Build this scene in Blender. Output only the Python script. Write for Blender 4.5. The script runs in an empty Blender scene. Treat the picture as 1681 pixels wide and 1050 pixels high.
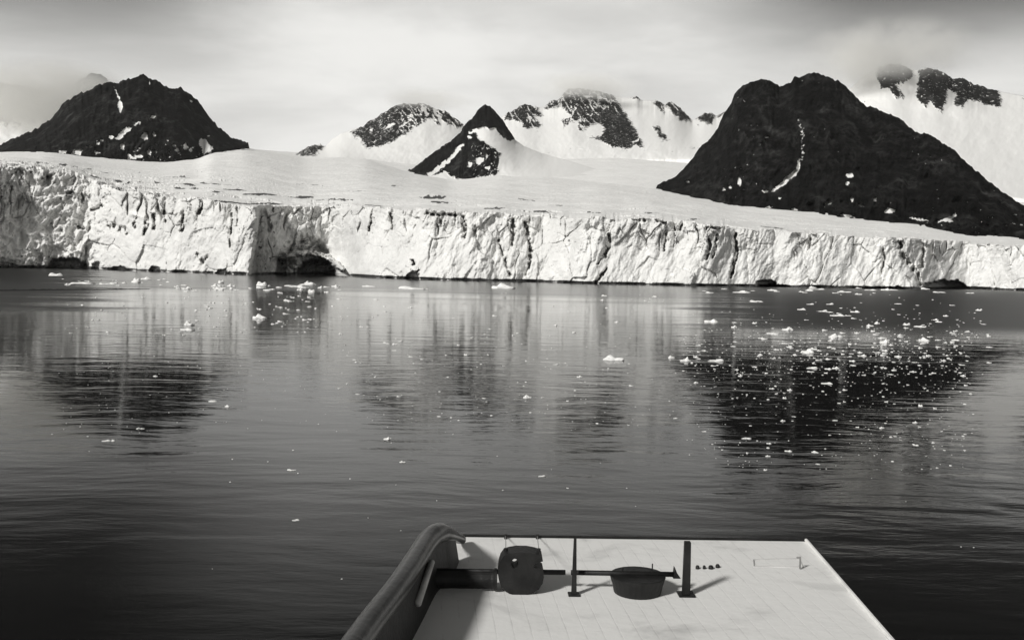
import bpy, bmesh, math, random
import numpy as np
from mathutils import Vector, Matrix

# ------------------------------------------------------------------ camera, world, sun, exposure
S = bpy.context.scene
C = S.collection
F = 1630.0                      # focal length in photo pixels (photo 1681 x 1050)
CX, CY = 840.5, 525.0
CAM = np.array([0.0, 0.0, 10.0])
ROLL = math.atan(0.02)
PITCH = math.atan(95 * math.cos(ROLL) / F)
fwd = np.array([0, math.cos(PITCH), -math.sin(PITCH)])
rt0 = np.array([1.0, 0, 0])
up0 = np.array([0, math.sin(PITCH), math.cos(PITCH)])
cr, sr = math.cos(ROLL), math.sin(ROLL)
rt = rt0 * cr + up0 * sr
up = -rt0 * sr + up0 * cr

cam_d = bpy.data.cameras.new('camera')
cam = bpy.data.objects.new('camera', cam_d)
C.objects.link(cam)
cam_d.sensor_width = 36
cam_d.lens = F / 1681 * 36
cam_d.clip_start = 0.1
cam_d.clip_end = 60000
M4 = Matrix.Identity(4)
for i in range(3):
    M4[i][0] = rt[i]; M4[i][1] = up[i]; M4[i][2] = -fwd[i]; M4[i][3] = CAM[i]
cam.matrix_world = M4
S.camera = cam

SUN_EL, SUN_AZ = math.radians(34), math.radians(-138)     # azimuth from +Y clockwise: behind the viewer, to the left
world = bpy.data.worlds.new('World')
S.world = world
world.use_nodes = True
nt = world.node_tree
nt.nodes.clear()


class NT:
    """tiny node tree helper"""
    def __init__(s, t): s.t = t
    def n(s, typ, ins=None, **kw):
        o = s.t.nodes.new(typ)
        for k, v in kw.items():
            setattr(o, k, v)
        for k, v in (ins or {}).items():
            if hasattr(v, 'is_linked'):
                s.t.links.new(v, o.inputs[k])
            else:
                o.inputs[k].default_value = v
        return o
    def math(s, op, a, b=None, c=None, clamp=False):
        ins = {0: a}
        if b is not None: ins[1] = b
        if c is not None: ins[2] = c
        return s.n('ShaderNodeMath', ins, operation=op, use_clamp=clamp).outputs[0]
    def ramp(s, fac, a, b, lo=0.0, hi=1.0):
        return s.n('ShaderNodeMapRange', {0: fac, 1: a, 2: b, 3: lo, 4: hi}, interpolation_type='SMOOTHSTEP').outputs[0]
    def noise(s, vec, scale, detail=4, rough=0.5, dist=0.0):
        return s.n('ShaderNodeTexNoise', {'Vector': vec, 'Scale': scale, 'Detail': detail, 'Roughness': rough, 'Distortion': dist}).outputs[0]
    def mapping(s, vec, scale=(1, 1, 1), loc=(0, 0, 0), rot=(0, 0, 0)):
        return s.n('ShaderNodeMapping', {'Vector': vec, 'Scale': scale, 'Location': loc, 'Rotation': rot}).outputs[0]
    def mix(s, fac, a, b):
        o = s.n('ShaderNodeMix', data_type='RGBA')
        for k, v in ((0, fac), (6, a), (7, b)):
            if hasattr(v, 'is_linked'): s.t.links.new(v, o.inputs[k])
            else: o.inputs[k].default_value = v
        return o.outputs[2]


def grey(v):
    return (v * 1.005, v, v * 0.978, 1)          # the faint warm grey of the print


w = NT(nt)
sky = w.n('ShaderNodeTexSky', sky_type='NISHITA', sun_disc=False, sun_elevation=SUN_EL, sun_rotation=SUN_AZ)
sky_bw = w.n('ShaderNodeRGBToBW', {0: sky.outputs[0]}).outputs[0]
dirv = w.n('ShaderNodeTexCoord').outputs['Generated']
sep = w.n('ShaderNodeSeparateXYZ', {0: dirv})
el = sep.outputs[2]
# overcast: pale mist low down, darkened above and to the sides so near water reflects dark, soft patches
n1 = w.noise(w.mapping(dirv, (2.2, 2.2, 9.0), (3.1, 0.4, 0.2)), 1.0, 5, 0.55, 0.4)
n2 = w.noise(w.mapping(dirv, (5.0, 5.0, 16.0), (1.3, 7.4, 2.2)), 1.0, 6, 0.6, 0.6)
sidew = w.ramp(w.math('ABSOLUTE', w.math('ADD', sep.outputs[0], 0.03)), 0.15, 0.36)
base_c = w.ramp(el, 0.245, 0.42, 6.5, 0.7)
base_s = w.ramp(el, 0.155, 0.27, 6.3, 0.25)
base = w.n('ShaderNodeMix', {0: sidew, 2: base_c, 3: base_s}, data_type='FLOAT').outputs[0]
side = w.ramp(w.math('ABSOLUTE', sep.outputs[0]), 0.22, 0.5, 1.0, 0.9)
hi = w.ramp(el, 0.10, 0.24, 0.0, 1.0)
patch = w.math('ADD', w.math('MULTIPLY', n1, 0.75), w.math('MULTIPLY', n2, 0.40))
patch = w.ramp(patch, 0.42, 0.74, 1.06, 0.70)
patch = w.math('ADD', w.math('MULTIPLY', patch, 0.85), 0.15)
sidef = w.n('ShaderNodeMapRange', {0: hi, 1: 0.0, 2: 1.0, 3: 1.0, 4: side}).outputs[0]
cloudv = w.math('MULTIPLY', w.math('MULTIPLY', base, patch), sidef)
lum = w.math('ADD', w.math('MULTIPLY', cloudv, 0.92), w.math('MULTIPLY', sky_bw, 0.12))
skycol = w.n('ShaderNodeVectorMath', {0: (1.0, 0.993, 0.965), 'Scale': lum}, operation='SCALE').outputs[0]
bg = w.n('ShaderNodeBackground', {'Color': skycol, 'Strength': 0.1})
wo = w.n('ShaderNodeOutputWorld', {'Surface': bg.outputs[0]})

sun_d = bpy.data.lights.new('sun', 'SUN')
sun = bpy.data.objects.new('sun', sun_d)
C.objects.link(sun)
sun_d.energy = 2.6
sun_d.angle = math.radians(7.0)
sun_d.color = (1.0, 0.985, 0.955)
sd = Vector((math.sin(SUN_AZ) * math.cos(SUN_EL), math.cos(SUN_AZ) * math.cos(SUN_EL), math.sin(SUN_EL)))
sun.rotation_euler = sd.to_track_quat('Z', 'Y').to_euler()
sun.location = (-40, -40, 80)

S.view_settings.view_transform = 'Standard'
S.view_settings.look = 'None'
S.view_settings.exposure = 0.4
S.view_settings.gamma = 1.0
S.cycles.max_bounces = 6
S.cycles.diffuse_bounces = 3
S.cycles.volume_bounces = 5
S.cycles.use_denoising = True

rng = np.random.default_rng(7)
random.seed(7)

# ------------------------------------------------------------------ measuring: photo pixel -> point of the place
def ray(x, y):
    x = np.asarray(x, float); y = np.asarray(y, float)
    a = (x - CX) / F; b = -(y - CY) / F
    d = fwd + a[..., None] * rt + b[..., None] * up
    return d

def PD(x, y, dist):
    """point seen at pixel (x, y) standing dist metres ahead"""
    d = ray(x, y)
    return CAM + d * (np.asarray(dist, float) / d[..., 1])[..., None]

def PZ(x, y, z=0.0):
    """point seen at pixel (x, y) lying at height z"""
    d = ray(x, y)
    return CAM + d * ((z - CAM[2]) / d[..., 2])[..., None]

def li(pts, x):
    a = np.array(pts, float)
    return np.interp(x, a[:, 0], a[:, 1])

def smooth(a, k):
    if k < 1: return a
    ker = np.hanning(2 * k + 3)[1:-1]; ker /= ker.sum()
    p = np.pad(a, len(ker) // 2, mode='edge')
    return np.convolve(p, ker, 'valid')

# ------------------------------------------------------------------ numpy noise
def _h(ix, iy, seed):
    h = (ix.astype(np.int64) * 374761393 + iy.astype(np.int64) * 668265263 + seed * 144665) & 0xffffffff
    h = ((h ^ (h >> 13)) * 1274126177) & 0xffffffff
    h = ((h ^ (h >> 16)) * 2246822519) & 0xffffffff
    return ((h ^ (h >> 15)) & 0xffffff) / float(0xffffff)

def pn(x, y, seed=0):
    x, y = np.broadcast_arrays(np.asarray(x, float), np.asarray(y, float))
    ix = np.floor(x); iy = np.floor(y); fx = x - ix; fy = y - iy
    u = fx * fx * fx * (fx * (fx * 6 - 15) + 10); v = fy * fy * fy * (fy * (fy * 6 - 15) + 10)
    def g(dx, dy):
        a = _h(ix + dx, iy + dy, seed) * 2 * np.pi
        return np.cos(a) * (fx - dx) + np.sin(a) * (fy - dy)
    a = g(0, 0) * (1 - u) + g(1, 0) * u
    b = g(0, 1) * (1 - u) + g(1, 1) * u
    return (a * (1 - v) + b * v) * 1.5

def fbm(x, y, seed=0, o=5, g=0.5):
    s = 0; a = 1.0; t = 0
    for i in range(o):
        s = s + a * pn(x * 2 ** i, y * 2 ** i, seed + 31 * i); t += a; a *= g
    return s / t

def ridged(x, y, seed=0, o=4, g=0.5):
    s = 0; a = 1.0; t = 0
    for i in range(o):
        s = s + a * (1 - 2 * np.abs(pn(x * 2 ** i, y * 2 ** i, seed + 17 * i))); t += a; a *= g
    return s / t

def facets(x, y, seed=0, tilt=1.0):
    """broken blocks: a cellular pattern, every cell a tilted plane of its own depth; also the crack distance"""
    x, y = np.broadcast_arrays(np.asarray(x, float), np.asarray(y, float))
    ix = np.floor(x); iy = np.floor(y)
    best = np.full(x.shape, 9.0); sec = np.full(x.shape, 9.0); val = np.zeros(x.shape)
    for dx in (-1, 0, 1):
        for dy in (-1, 0, 1):
            cx_, cy_ = ix + dx, iy + dy
            px = cx_ + 0.1 + 0.8 * _h(cx_, cy_, seed); py = cy_ + 0.1 + 0.8 * _h(cx_, cy_, seed + 1)
            ex, ey = x - px, y - py
            d = ex * ex + ey * ey
            v = _h(cx_, cy_, seed + 2) - .5 + tilt * (ex * (_h(cx_, cy_, seed + 3) - .5) + ey * (_h(cx_, cy_, seed + 4) - .5))
            m = d < best
            sec = np.where(m, best, np.minimum(sec, d))
            val = np.where(m, v, val); best = np.where(m, d, best)
    return val, np.sqrt(sec) - np.sqrt(best)

def sdpoly(px, py, poly):
    """signed distance to a polygon, positive inside"""
    P = np.array(poly, float); n = len(P)
    best = np.full(px.shape, 1e9); ins = np.zeros(px.shape, bool)
    for i in range(n):
        ax, ay = P[i]; bx, by = P[(i + 1) % n]
        ex, ey = bx - ax, by - ay
        t = np.clip(((px - ax) * ex + (py - ay) * ey) / (ex * ex + ey * ey + 1e-9), 0, 1)
        best = np.minimum(best, np.hypot(px - ax - t * ex, py - ay - t * ey))
        c = ((ay > py) != (by > py)) & (px < (bx - ax) * (py - ay) / (by - ay + 1e-12) + ax)
        ins ^= c
    return np.where(ins, best, -best)

def sdline(px, py, line):
    """distance to a polyline of (x, y, half width): positive inside"""
    best = np.full(px.shape, -1e9)
    for (ax, ay, aw), (bx, by, bw) in zip(line[:-1], line[1:]):
        ex, ey = bx - ax, by - ay
        t = np.clip(((px - ax) * ex + (py - ay) * ey) / (ex * ex + ey * ey + 1e-9), 0, 1)
        best = np.maximum(best, aw + (bw - aw) * t - np.hypot(px - ax - t * ex, py - ay - t * ey))
    return best

def ss(a, b, x):
    t = np.clip((x - a) / (b - a), 0, 1)
    return t * t * (3 - 2 * t)

# ------------------------------------------------------------------ object helpers
def link(o, parent=None):
    C.objects.link(o)
    if parent is not None: o.parent = parent
    return o

def tag(o, label=None, cat=None, group=None, kind=None):
    for k, v in (('label', label), ('category', cat), ('group', group), ('kind', kind)):
        if v: o[k] = v
    return o

def grid_mesh(name, V, mat, attrs=None, smooth_=True):
    nr, nc = V.shape[:2]
    me = bpy.data.meshes.new(name)
    nv = nr * nc
    idx = np.arange(nv).reshape(nr, nc)
    q = np.stack([idx[:-1, :-1], idx[:-1, 1:], idx[1:, 1:], idx[1:, :-1]], -1).reshape(-1, 4)
    me.vertices.add(nv); me.loops.add(q.size); me.polygons.add(len(q))
    me.vertices.foreach_set('co', V.reshape(-1).astype(np.float32))
    me.loops.foreach_set('vertex_index', q.reshape(-1).astype(np.int32))
    me.polygons.foreach_set('loop_start', (np.arange(len(q)) * 4).astype(np.int32))
    me.polygons.foreach_set('loop_total', np.full(len(q), 4, np.int32))
    me.polygons.foreach_set('use_smooth', np.full(len(q), smooth_))
    for k, a in (attrs or {}).items():
        at = me.attributes.new(k, 'FLOAT', 'POINT')
        at.data.foreach_set('value', a.reshape(-1).astype(np.float32))
    me.update(calc_edges=True); me.validate()
    me.materials.append(mat)
    return link(bpy.data.objects.new(name, me))

def new_mat(name):
    m = bpy.data.materials.new(name); m.use_nodes = True
    m.node_tree.nodes.clear()
    return m, NT(m.node_tree)

def finish(n, surf, disp=None):
    n.n('ShaderNodeOutputMaterial', {'Surface': surf})

def simple_mat(name, v, rough=0.5, var=0.15, scale=6.0, bump=0.0, spec=0.5, metal=0.0, tint=None):
    m, n = new_mat(name)
    tc = n.n('ShaderNodeTexCoord').outputs['Object']
    f = n.ramp(n.noise(tc, scale, 6, 0.6), 0.3, 0.7)
    col = n.mix(f, grey(v * (1 - var)), grey(v * (1 + var)))
    ins = {'Base Color': col, 'Roughness': rough, 'Metallic': metal, 'Specular IOR Level': spec}
    if bump:
        b = n.n('ShaderNodeBump', {'Height': n.noise(tc, scale * 5, 5), 'Strength': 1.0, 'Distance': bump})
        ins['Normal'] = b.outputs[0]
    finish(n, n.n('ShaderNodeBsdfPrincipled', ins).outputs[0])
    return m

# ------------------------------------------------------------------ materials of the place
def rock_material(name, lo, hi_, snow=0.80, edge_k=0.9, cs=0.02):
    m, n = new_mat(name)
    tc = n.n('ShaderNodeTexCoord').outputs['Object']
    at = n.n('ShaderNodeAttribute', attribute_name='snow').outputs['Fac']
    streak = n.noise(n.mapping(tc, (cs * 2.2, cs * 0.5, cs * 0.35)), 1.0, 7, 0.68, 0.5)
    blot = n.noise(tc, cs * 2.5, 6, 0.7)
    f = n.ramp(n.math('ADD', n.math('MULTIPLY', streak, 0.6), n.math('MULTIPLY', blot, 0.4)), 0.46, 0.70)
    f = n.math('MULTIPLY', f, n.ramp(n.noise(n.mapping(tc, (cs * .35, cs * .35, cs * .25)), 1.0, 4, 0.6, 1.0), 0.35, 0.68, 0.25, 1.3))
    rock = n.mix(f, grey(lo), grey(hi_))
    edge = n.noise(tc, cs * 7, 5, 0.7)
    s = n.math('ADD', at, n.math('MULTIPLY', n.math('SUBTRACT', edge, 0.5), edge_k))
    s = n.ramp(s, 0.44, 0.58)
    col = n.mix(s, rock, grey(snow))
    b = n.n('ShaderNodeBump', {'Height': n.noise(tc, cs * 6, 8, 0.7), 'Strength': n.ramp(s, 0.0, 1.0, 0.9, 0.06), 'Distance': 0.18 / cs * 0.35})
    finish(n, n.n('ShaderNodeBsdfPrincipled', {'Base Color': col, 'Roughness': 0.95, 'Specular IOR Level': 0.08, 'Normal': b.outputs[0]}).outputs[0])
    return m

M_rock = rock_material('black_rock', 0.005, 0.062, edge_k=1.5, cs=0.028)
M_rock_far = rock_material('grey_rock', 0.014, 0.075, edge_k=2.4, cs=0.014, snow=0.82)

def ice_material():
    m, n = new_mat('glacier_ice')
    tc = n.n('ShaderNodeTexCoord').outputs['Object']
    dirt_and_shade = n.n('ShaderNodeAttribute', attribute_name='dirt_and_shade').outputs['Fac']  # real dirt plus shade painted on bay, cave, clefts and crevasse walls
    a = n.noise(n.mapping(tc, (0.09, 0.09, 0.05)), 1.0, 7, 0.62, 0.6)
    fine = n.noise(n.mapping(tc, (0.5, 0.5, 0.22)), 1.0, 6, 0.7)
    clean = n.mix(n.ramp(a, 0.35, 0.7), grey(0.70), grey(0.84))
    clean = n.mix(n.ramp(fine, 0.56, 0.78, 0, 0.35), clean, grey(0.55))
    fresh = n.n('ShaderNodeAttribute', attribute_name='fresh').outputs['Fac']
    clean = n.mix(n.math('MULTIPLY', fresh, 0.8), clean, grey(0.92))
    d = n.math('ADD', dirt_and_shade, n.math('MULTIPLY', n.math('SUBTRACT', fine, 0.5), 0.8))
    d = n.math('MULTIPLY', n.ramp(d, 0.25, 0.95), n.ramp(dirt_and_shade, 0.02, 0.2))
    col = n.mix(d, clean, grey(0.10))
    hgt = n.math('ADD', n.noise(n.mapping(tc, (0.22, 0.22, 0.10)), 1.0, 8, 0.62, 0.4), n.math('MULTIPLY', fine, 0.3))
    b = n.n('ShaderNodeBump', {'Height': hgt, 'Strength': 0.8, 'Distance': 1.3})
    finish(n, n.n('ShaderNodeBsdfPrincipled', {'Base Color': col, 'Roughness': 0.75, 'Specular IOR Level': 0.25, 'Normal': b.outputs[0]}).outputs[0])
    return m
M_ice = ice_material()

def water_material():
    m, n = new_mat('fjord_water')
    tc = n.n('ShaderNodeTexCoord').outputs['Object']
    wv = n.n('ShaderNodeVectorMath', {0: tc, 1: n.n('ShaderNodeVectorMath', {0: n.n('ShaderNodeTexNoise', {'Vector': tc, 'Scale': 0.05, 'Detail': 2}).outputs[1], 'Scale': 6.0}, operation='SCALE').outputs[0]}, operation='ADD').outputs[0]
    swell = n.noise(n.mapping(wv, (0.10, 0.34, 1)), 1.0, 2, 0.5)
    rip = n.noise(n.mapping(wv, (0.38, 1.15, 1)), 1.0, 3, 0.55)
    fine = n.noise(n.mapping(tc, (2.2, 4.5, 1)), 1.0, 3, 0.6)
    far = n.n('ShaderNodeSeparateXYZ', {0: tc}).outputs[1]
    wind = n.math('ADD', far, n.math('MULTIPLY', n.noise(n.mapping(tc, (0.006, 0.03, 1)), 1.0, 5, 0.6), 240.0))
    ruff = n.math('ADD', n.ramp(wind, 330.0, 470.0, 0.0008, 0.022), n.ramp(far, 70.0, 30.0, 0.0, 0.0025))
    across = n.n('ShaderNodeSeparateXYZ', {0: tc}).outputs[0]
    gust = n.math('MULTIPLY', n.math('SUBTRACT', n.noise(n.mapping(tc, (0.02, 0.05, 1)), 1.0, 4, 0.6), 0.5), 70.0)
    right = n.ramp(n.math('ADD', n.math('SUBTRACT', across, n.math('MULTIPLY', far, 0.17)), gust), -8.0, 22.0)
    left = n.ramp(n.math('ADD', n.math('ADD', across, n.math('MULTIPLY', far, 0.40)), gust), 10.0, -22.0)
    cat = n.math('MULTIPLY', n.math('MAXIMUM', right, left), n.ramp(far, 135.0, 185.0))
    cat = n.math('MAXIMUM', cat, n.ramp(wind, 330.0, 470.0, 0.0, 0.42))
    rgh = n.math('ADD', 0.04, n.math('MULTIPLY', cat, 0.30))
    calm = n.ramp(n.noise(n.mapping(tc, (0.012, 0.02, 1)), 1.0, 3, 0.5), 0.35, 0.65, 0.45, 1.3)
    h = n.math('ADD', n.math('ADD', n.math('MULTIPLY', swell, 0.058), n.math('MULTIPLY', rip, 0.018)), n.math('MULTIPLY', fine, ruff))
    h = n.math('MULTIPLY', h, calm)
    b = n.n('ShaderNodeBump', {'Height': h, 'Strength': 1.0, 'Distance': 1.0})
    finish(n, n.n('ShaderNodeBsdfPrincipled', {'Base Color': grey(0.004), 'Roughness': rgh, 'IOR': 1.155, 'Normal': b.outputs[0]}).outputs[0])
    return m
M_water = water_material()

# ------------------------------------------------------------------ water: one sheet out to the horizon
me = bpy.data.meshes.new('water')
me.from_pydata([(-9000, -1500, 0), (9000, -1500, 0), (9000, 9500, 0), (-9000, 9500, 0)], [], [(0, 1, 2, 3)])
me.materials.append(M_water)
tag(link(bpy.data.objects.new('water', me)), 'dark rippled fjord water mirroring the ice cliff and the mountains', kind='structure')

# ------------------------------------------------------------------ glacier: calving face and the ice field behind it, one body of ice
def build_glacier():
    X = np.concatenate([np.arange(-420, -12, 8.0), np.arange(-12, 1694, 1.15), np.arange(1694, 2110, 8.0)])
    nc = len(X)
    wl = [(-420, 436), (80, 440), (140, 441), (250, 446), (380, 450), (415, 451), (540, 451), (620, 456), (700, 459), (820, 462), (900, 463), (960, 466), (1080, 468), (1160, 470), (1280, 471), (1400, 473), (1500, 475), (1590, 474), (1700, 478), (2110, 486)]
    topl = [(-420, 280), (0, 272), (80, 277), (120, 285), (150, 298), (172, 308), (200, 316), (250, 322), (330, 328), (380, 337), (420, 339), (560, 338), (640, 343), (760, 346), (850, 352), (950, 356), (1000, 358), (1080, 359), (1160, 370), (1220, 374), (1300, 381), (1400, 388), (1500, 393), (1590, 398), (1700, 405), (2110, 425)]
    yw = smooth(li(wl, X), 12)
    D0 = smooth(PZ(X, yw, 0.0)[:, 1], 30)
    yt = smooth(li(topl, X), 8)
    # broken top edge
    blk, _ = facets(X / 26.0, X * 0 + 0.37, 5, 0.0)
    yt = yt + blk * 5.0 + fbm(X / 9.0, X * 0 + 3.3, 11, 4) * 2.5
    # ---------------- face
    nf = 132
    v = np.linspace(0, 1, nf)[:, None]
    yb = yw + 6
    Y = yb + (yt - yb) * v
    XX = np.broadcast_to(X, Y.shape)
    hh = (yw - Y)                                  # pixels above the water
    D = np.broadcast_to(D0, Y.shape) + np.clip(hh, 0, None) * 0.10
    wx = XX + 7 * fbm(XX / 40, Y / 40, 90, 3); wy = Y + 7 * fbm(XX / 40, Y / 40, 91, 3)
    big = fbm(XX / 95, Y / 260, 21, 3) * 12
    f1, e1 = facets(wx / 44, wy / 74 + 0.12 * wx / 44, 30, 1.4)
    f2, e2 = facets(wx / 17, wy / 27, 40, 1.5)
    f3, e3 = facets(wx / 7.0, wy / 10.5, 50, 1.4)
    topw = ss(0.35, 0.95, v)
    rough = np.clip(0.38 + 0.7 * fbm(XX / 110, Y / 80, 95, 2), 0.1, 2) + 0.45 * topw
    rough = rough * (1.0 + 0.5 * ss(330, 150, XX))
    disp = big + f1 * 3.0 * (0.4 + rough) + rough * (f2 * 2.0 * (0.3 + topw) + f3 * 0.7) + fbm(XX / 13 + Y / 40, Y / 24, 62, 5, 0.6) * (1.3 + 1.6 * rough) + fbm(XX / 30 + Y / 90, Y / 80, 60, 5) * (2.2 + 1.4 * topw) - ridged(wx / 24 + wy / 70, wy / 70, 61, 4) * 1.1 * rough
    # cracks between blocks, stronger near the top
    disp += 3.0 * ss(0.04, 0.0, e1) * ss(0.42, 0.7, fbm(XX / 60, Y / 60, 66, 2) + 0.35)
    disp += 2.5 * ss(0.06, 0.0, e2) * ss(0.30, 0.55, fbm(XX / 45, Y / 45, 67, 2) + 0.25 * topw) * (0.3 + 0.7 * topw)
    # deep vertical clefts hanging from the brow
    cl = ridged(wx / 30, wy / 170, 70, 2, 0.4)
    disp += 9 * ss(0.80, 0.97, cl) * topw * ss(0.0, 0.35, pn(XX / 55, Y / 60, 71) + 0.05)
    # -------- features read off the photograph
    def carve(sd_, depth, soft=2.0):
        return depth * ss(-soft, soft, sd_)
    jx = 3.4 * fbm(XX / 8, Y / 10, 80, 4, 0.6); jy = 3.4 * fbm(XX / 8, Y / 10, 81, 4, 0.6)
    gate = 0.25 + 0.75 * ss(-0.25, 0.2, fbm(XX / 7, Y / 11, 87, 3)); wv_ = 1.3 * fbm(XX / 4, Y / 5, 79, 2)
    QX, QY = XX + jx, Y + jy
    # white pillar and the shaded bay right of it
    disp -= carve(sdpoly(QX, QY, [(385, 336), (426, 338), (421, 380), (412, 430), (408, 460), (379, 460), (382, 400)]), 9, 2.5)
    bay = np.clip((555 - QX) / 135, 0, 1) * ss(-2, 3, QX - (427 - (QY - 340) * 0.155))
    bay = bay * (7 + 15 * ss(345, 440, QY))
    disp += bay * ss(330, 345, QY)
    # caves
    ax_ = fbm(XX / 24, Y / 18, 82, 4, 0.6); ay_ = fbm(XX / 16, Y / 24, 83, 4, 0.6)
    def arch(cx_, cy_, rx, ry, depth, lean=0.0):
        u = (QX + 7 * ax_ - cx_ - lean * (cy_ - QY)) / rx; t = (cy_ - QY + 6 * ay_) / ry
        r = np.where(t > 0, np.sqrt(u * u + t * t), np.abs(u))
        return depth * ss(1.10, 0.80, r)
    disp += arch(506, 452, 48, 66, 17, -0.1) * (0.7 + 0.6 * fbm(XX / 10, Y / 7, 89, 4))
    disp -= carve(sdline(QX, QY, [(462, 425, 3), (485, 417, 4), (510, 414, 4.5), (535, 420, 4), (560, 440, 5)]), 16, 2)
    disp += arch(518, 453, 30, 29, 42)
    for (cx_, cy_, rx, ry, dp) in [(1552, 474, 36, 15, 26), (1258, 470, 18, 11, 15), (1272, 472, 26, 6, 14), (1450, 476, 36, 5, 14), (110, 444, 36, 20, 24), (1470, 478, 18, 7, 14), (255, 447, 9, 9, 8), (160, 443, 9, 14, 10), (195, 445, 18, 7, 9), (365, 451, 14, 10, 7), (678, 460, 12, 15, 9)]:
        disp += arch(cx_, cy_, rx, ry, dp)
    for ln, dp in [
        ([(1208, 384, 2), (1210, 410, 3.2), (1205, 432, 2.5), (1200, 455, 1.5)], 16), ([(1163, 388, 1.6), (1166, 402, 2.2), (1160, 425, 1.5)], 12),
        ([(1177, 386, 1.2), (1174, 405, 1.6), (1171, 422, 1.2)], 11), ([(1000, 384, 2), (1001, 400, 3), (993, 420, 2)], 10), ([(996, 442, 1.2), (985, 455, 2.2), (978, 464, 3)], 12),
        ([(982, 432, 1), (990, 420, 1.6), (996, 408, 1)], 8), ([(842, 362, 3), (843, 380, 4), (840, 402, 2)], 12), ([(862, 366, 2.2), (866, 385, 3), (872, 412, 2)], 10),
        ([(870, 410, 2), (871, 428, 2.5), (864, 450, 1.5)], 9), ([(760, 356, 3), (763, 375, 4), (762, 390, 2)], 9), ([(779, 372, 2), (780, 388, 2.5)], 8),
        ([(818, 395, 1.4), (828, 425, 1.8), (838, 452, 2)], 8), ([(611, 344, 1), (610, 360, 1.4), (606, 378, 1)], 9), ([(641, 350, 2.2), (644, 365, 2.8), (646, 378, 1)], 8),
        ([(700, 350, 1.6), (720, 352, 1.8), (748, 353, 1.8)], 10), ([(720, 354, .9), (725, 372, .9)], 8), ([(1005, 362, 1.8), (1022, 358, 1.8), (1025, 360, 1)], 10), ([(1038, 360, 1.5), (1060, 361, 1.8)], 10),
        ([(1076, 362, 1.2), (1094, 366, 1.8)], 10), ([(1160, 376, 2), (1178, 375, 2), (1196, 371, 1.5)], 11), ([(1094, 378, 1), (1094, 395, 1.6), (1090, 412, 1)], 9), ([(1106, 362, 1), (1108, 378, 1.8)], 9), ([(1120, 362, 1), (1117, 376, 2)], 9),
        ([(1328, 384, 1), (1330, 395, 1.6), (1328, 408, .8)], 8), ([(1365, 380, 1), (1368, 390, 1.4), (1364, 408, .8)], 8), ([(1478, 398, 2.5), (1482, 420, 4), (1504, 448, 4), (1510, 468, 3)], 11), ([(1515, 400, 2), (1516, 412, 2.5), (1512, 440, 3)], 9), ([(1450, 410, 1.5), (1452, 425, 2), (1446, 452, 1)], 7),
        ([(380, 350, 1), (382, 365, 1.3), (379, 380, 1.3), (377, 405, .9)], 10), ([(312, 330, .8), (318, 348, .9)], 6), ([(326, 350, 3.5), (330, 343, 2)], 8), ([(300, 348, 2), (300, 368, 3), (298, 380, 2)], 10),
        ([(222, 358, 3), (222, 372, 3)], 9), ([(242, 354, 2.5), (240, 375, 3), (236, 385, 2)], 10), ([(252, 352, 2), (254, 376, 2.5)], 10), ([(270, 346, 3), (272, 362, 2.5)], 9), ([(134, 318, 2), (135, 332, 2)], 9), ([(142, 404, .9), (140, 438, 1.4)], 7),
        ([(325, 418, 2), (335, 432, 2.4), (340, 420, 2)], 7), ([(150, 345, 2), (168, 338, 2)], 8), ([(180, 368, 4), (205, 378, 5), (212, 386, 2)], 9), ([(128, 372, 3), (145, 380, 2), (150, 368, 2)], 8), ([(500, 337, 1), (488, 345, 1.5), (480, 352, .8)], 6)]:
        disp += carve(sdline(QX, QY, ln) + wv_, dp, 1.8) * gate
    disp += 12 * ss(0.30, 0.52, fbm(XX / 9, Y / 9, 84, 3) + 0.5 * ss(16, 0, np.hypot((XX - 678) * 1.0, (Y - 436) * 0.75) )-0.18)  * ss(26, 6, np.hypot((XX - 678) * 1.0, (Y - 436) * 0.75))
    # coarse broken ice at the far left
    lw = ss(230, 90, XX)
    disp += lw * (ridged(wx / 24 + wy / 40, wy / 24 - wx / 60, 86, 4) * -6 + 2)
    # undercut at the water
    nt_ = ss(-0.25, 0.35, fbm(X / 34, X * 0 + 8.1, 88, 4))
    disp += 8 * nt_ * ss(4.5, 1.8, hh) + 2.0 * ss(3.0, 1.5, hh)
    D = D + disp
    face = PD(XX, Y, D)
    face[:2, :, 2] -= 4.0
    # ---------------- ice field behind the brow
    c1 = [(-420, 258, 2000), (80, 250, 1850), (140, 258, 1850), (267, 267, 1850), (325, 264, 1880), (345, 251, 2200), (400, 243, 2750), (500, 262, 2700), (600, 262, 2700), (670, 283, 2250), (740, 297, 2100), (820, 289, 2100), (900, 292, 1950), (1000, 301, 1700), (1078, 312, 1500), (1200, 336, 1180), (1343, 351, 960), (1460, 366, 840), (1597, 386, 740), (1700, 397, 700), (2110, 420, 660)]
    c2 = [(-420, 252, 4600), (400, 243, 4600), (430, 247, 4600), (500, 251, 4600), (560, 240, 4600), (740, 240, 4600), (1000, 232, 4600), (1200, 250, 4600), (1600, 300, 4600), (2110, 330, 4600)]
    y1 = smooth(li([(a, b) for a, b, c in c1], X), 16); d1 = smooth(li([(a, c) for a, b, c in c1], X), 16)
    y2 = smooth(li(c2, X), 16)
    nr = 460
    s = (np.arange(1, nr + 1) / nr)[:, None]
    dt = D[-1]
    dtsm = smooth(dt, 60)
    DD = dt + (4600 - dt) * s ** 2.7
    DD = np.maximum(DD, dt + 0.5)
    k0, k1, k2 = 1 / dtsm, 1 / d1, 1 / 4600.0
    kk = 1 / np.maximum(DD, dtsm)
    ysm = smooth(yt, 40)
    Yt = np.where(kk > k1, ysm + (y1 - ysm) * (k0 - kk) / (k0 - k1), y1 + (y2 - y1) * (k1 - kk) / (k1 - k2))
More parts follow.
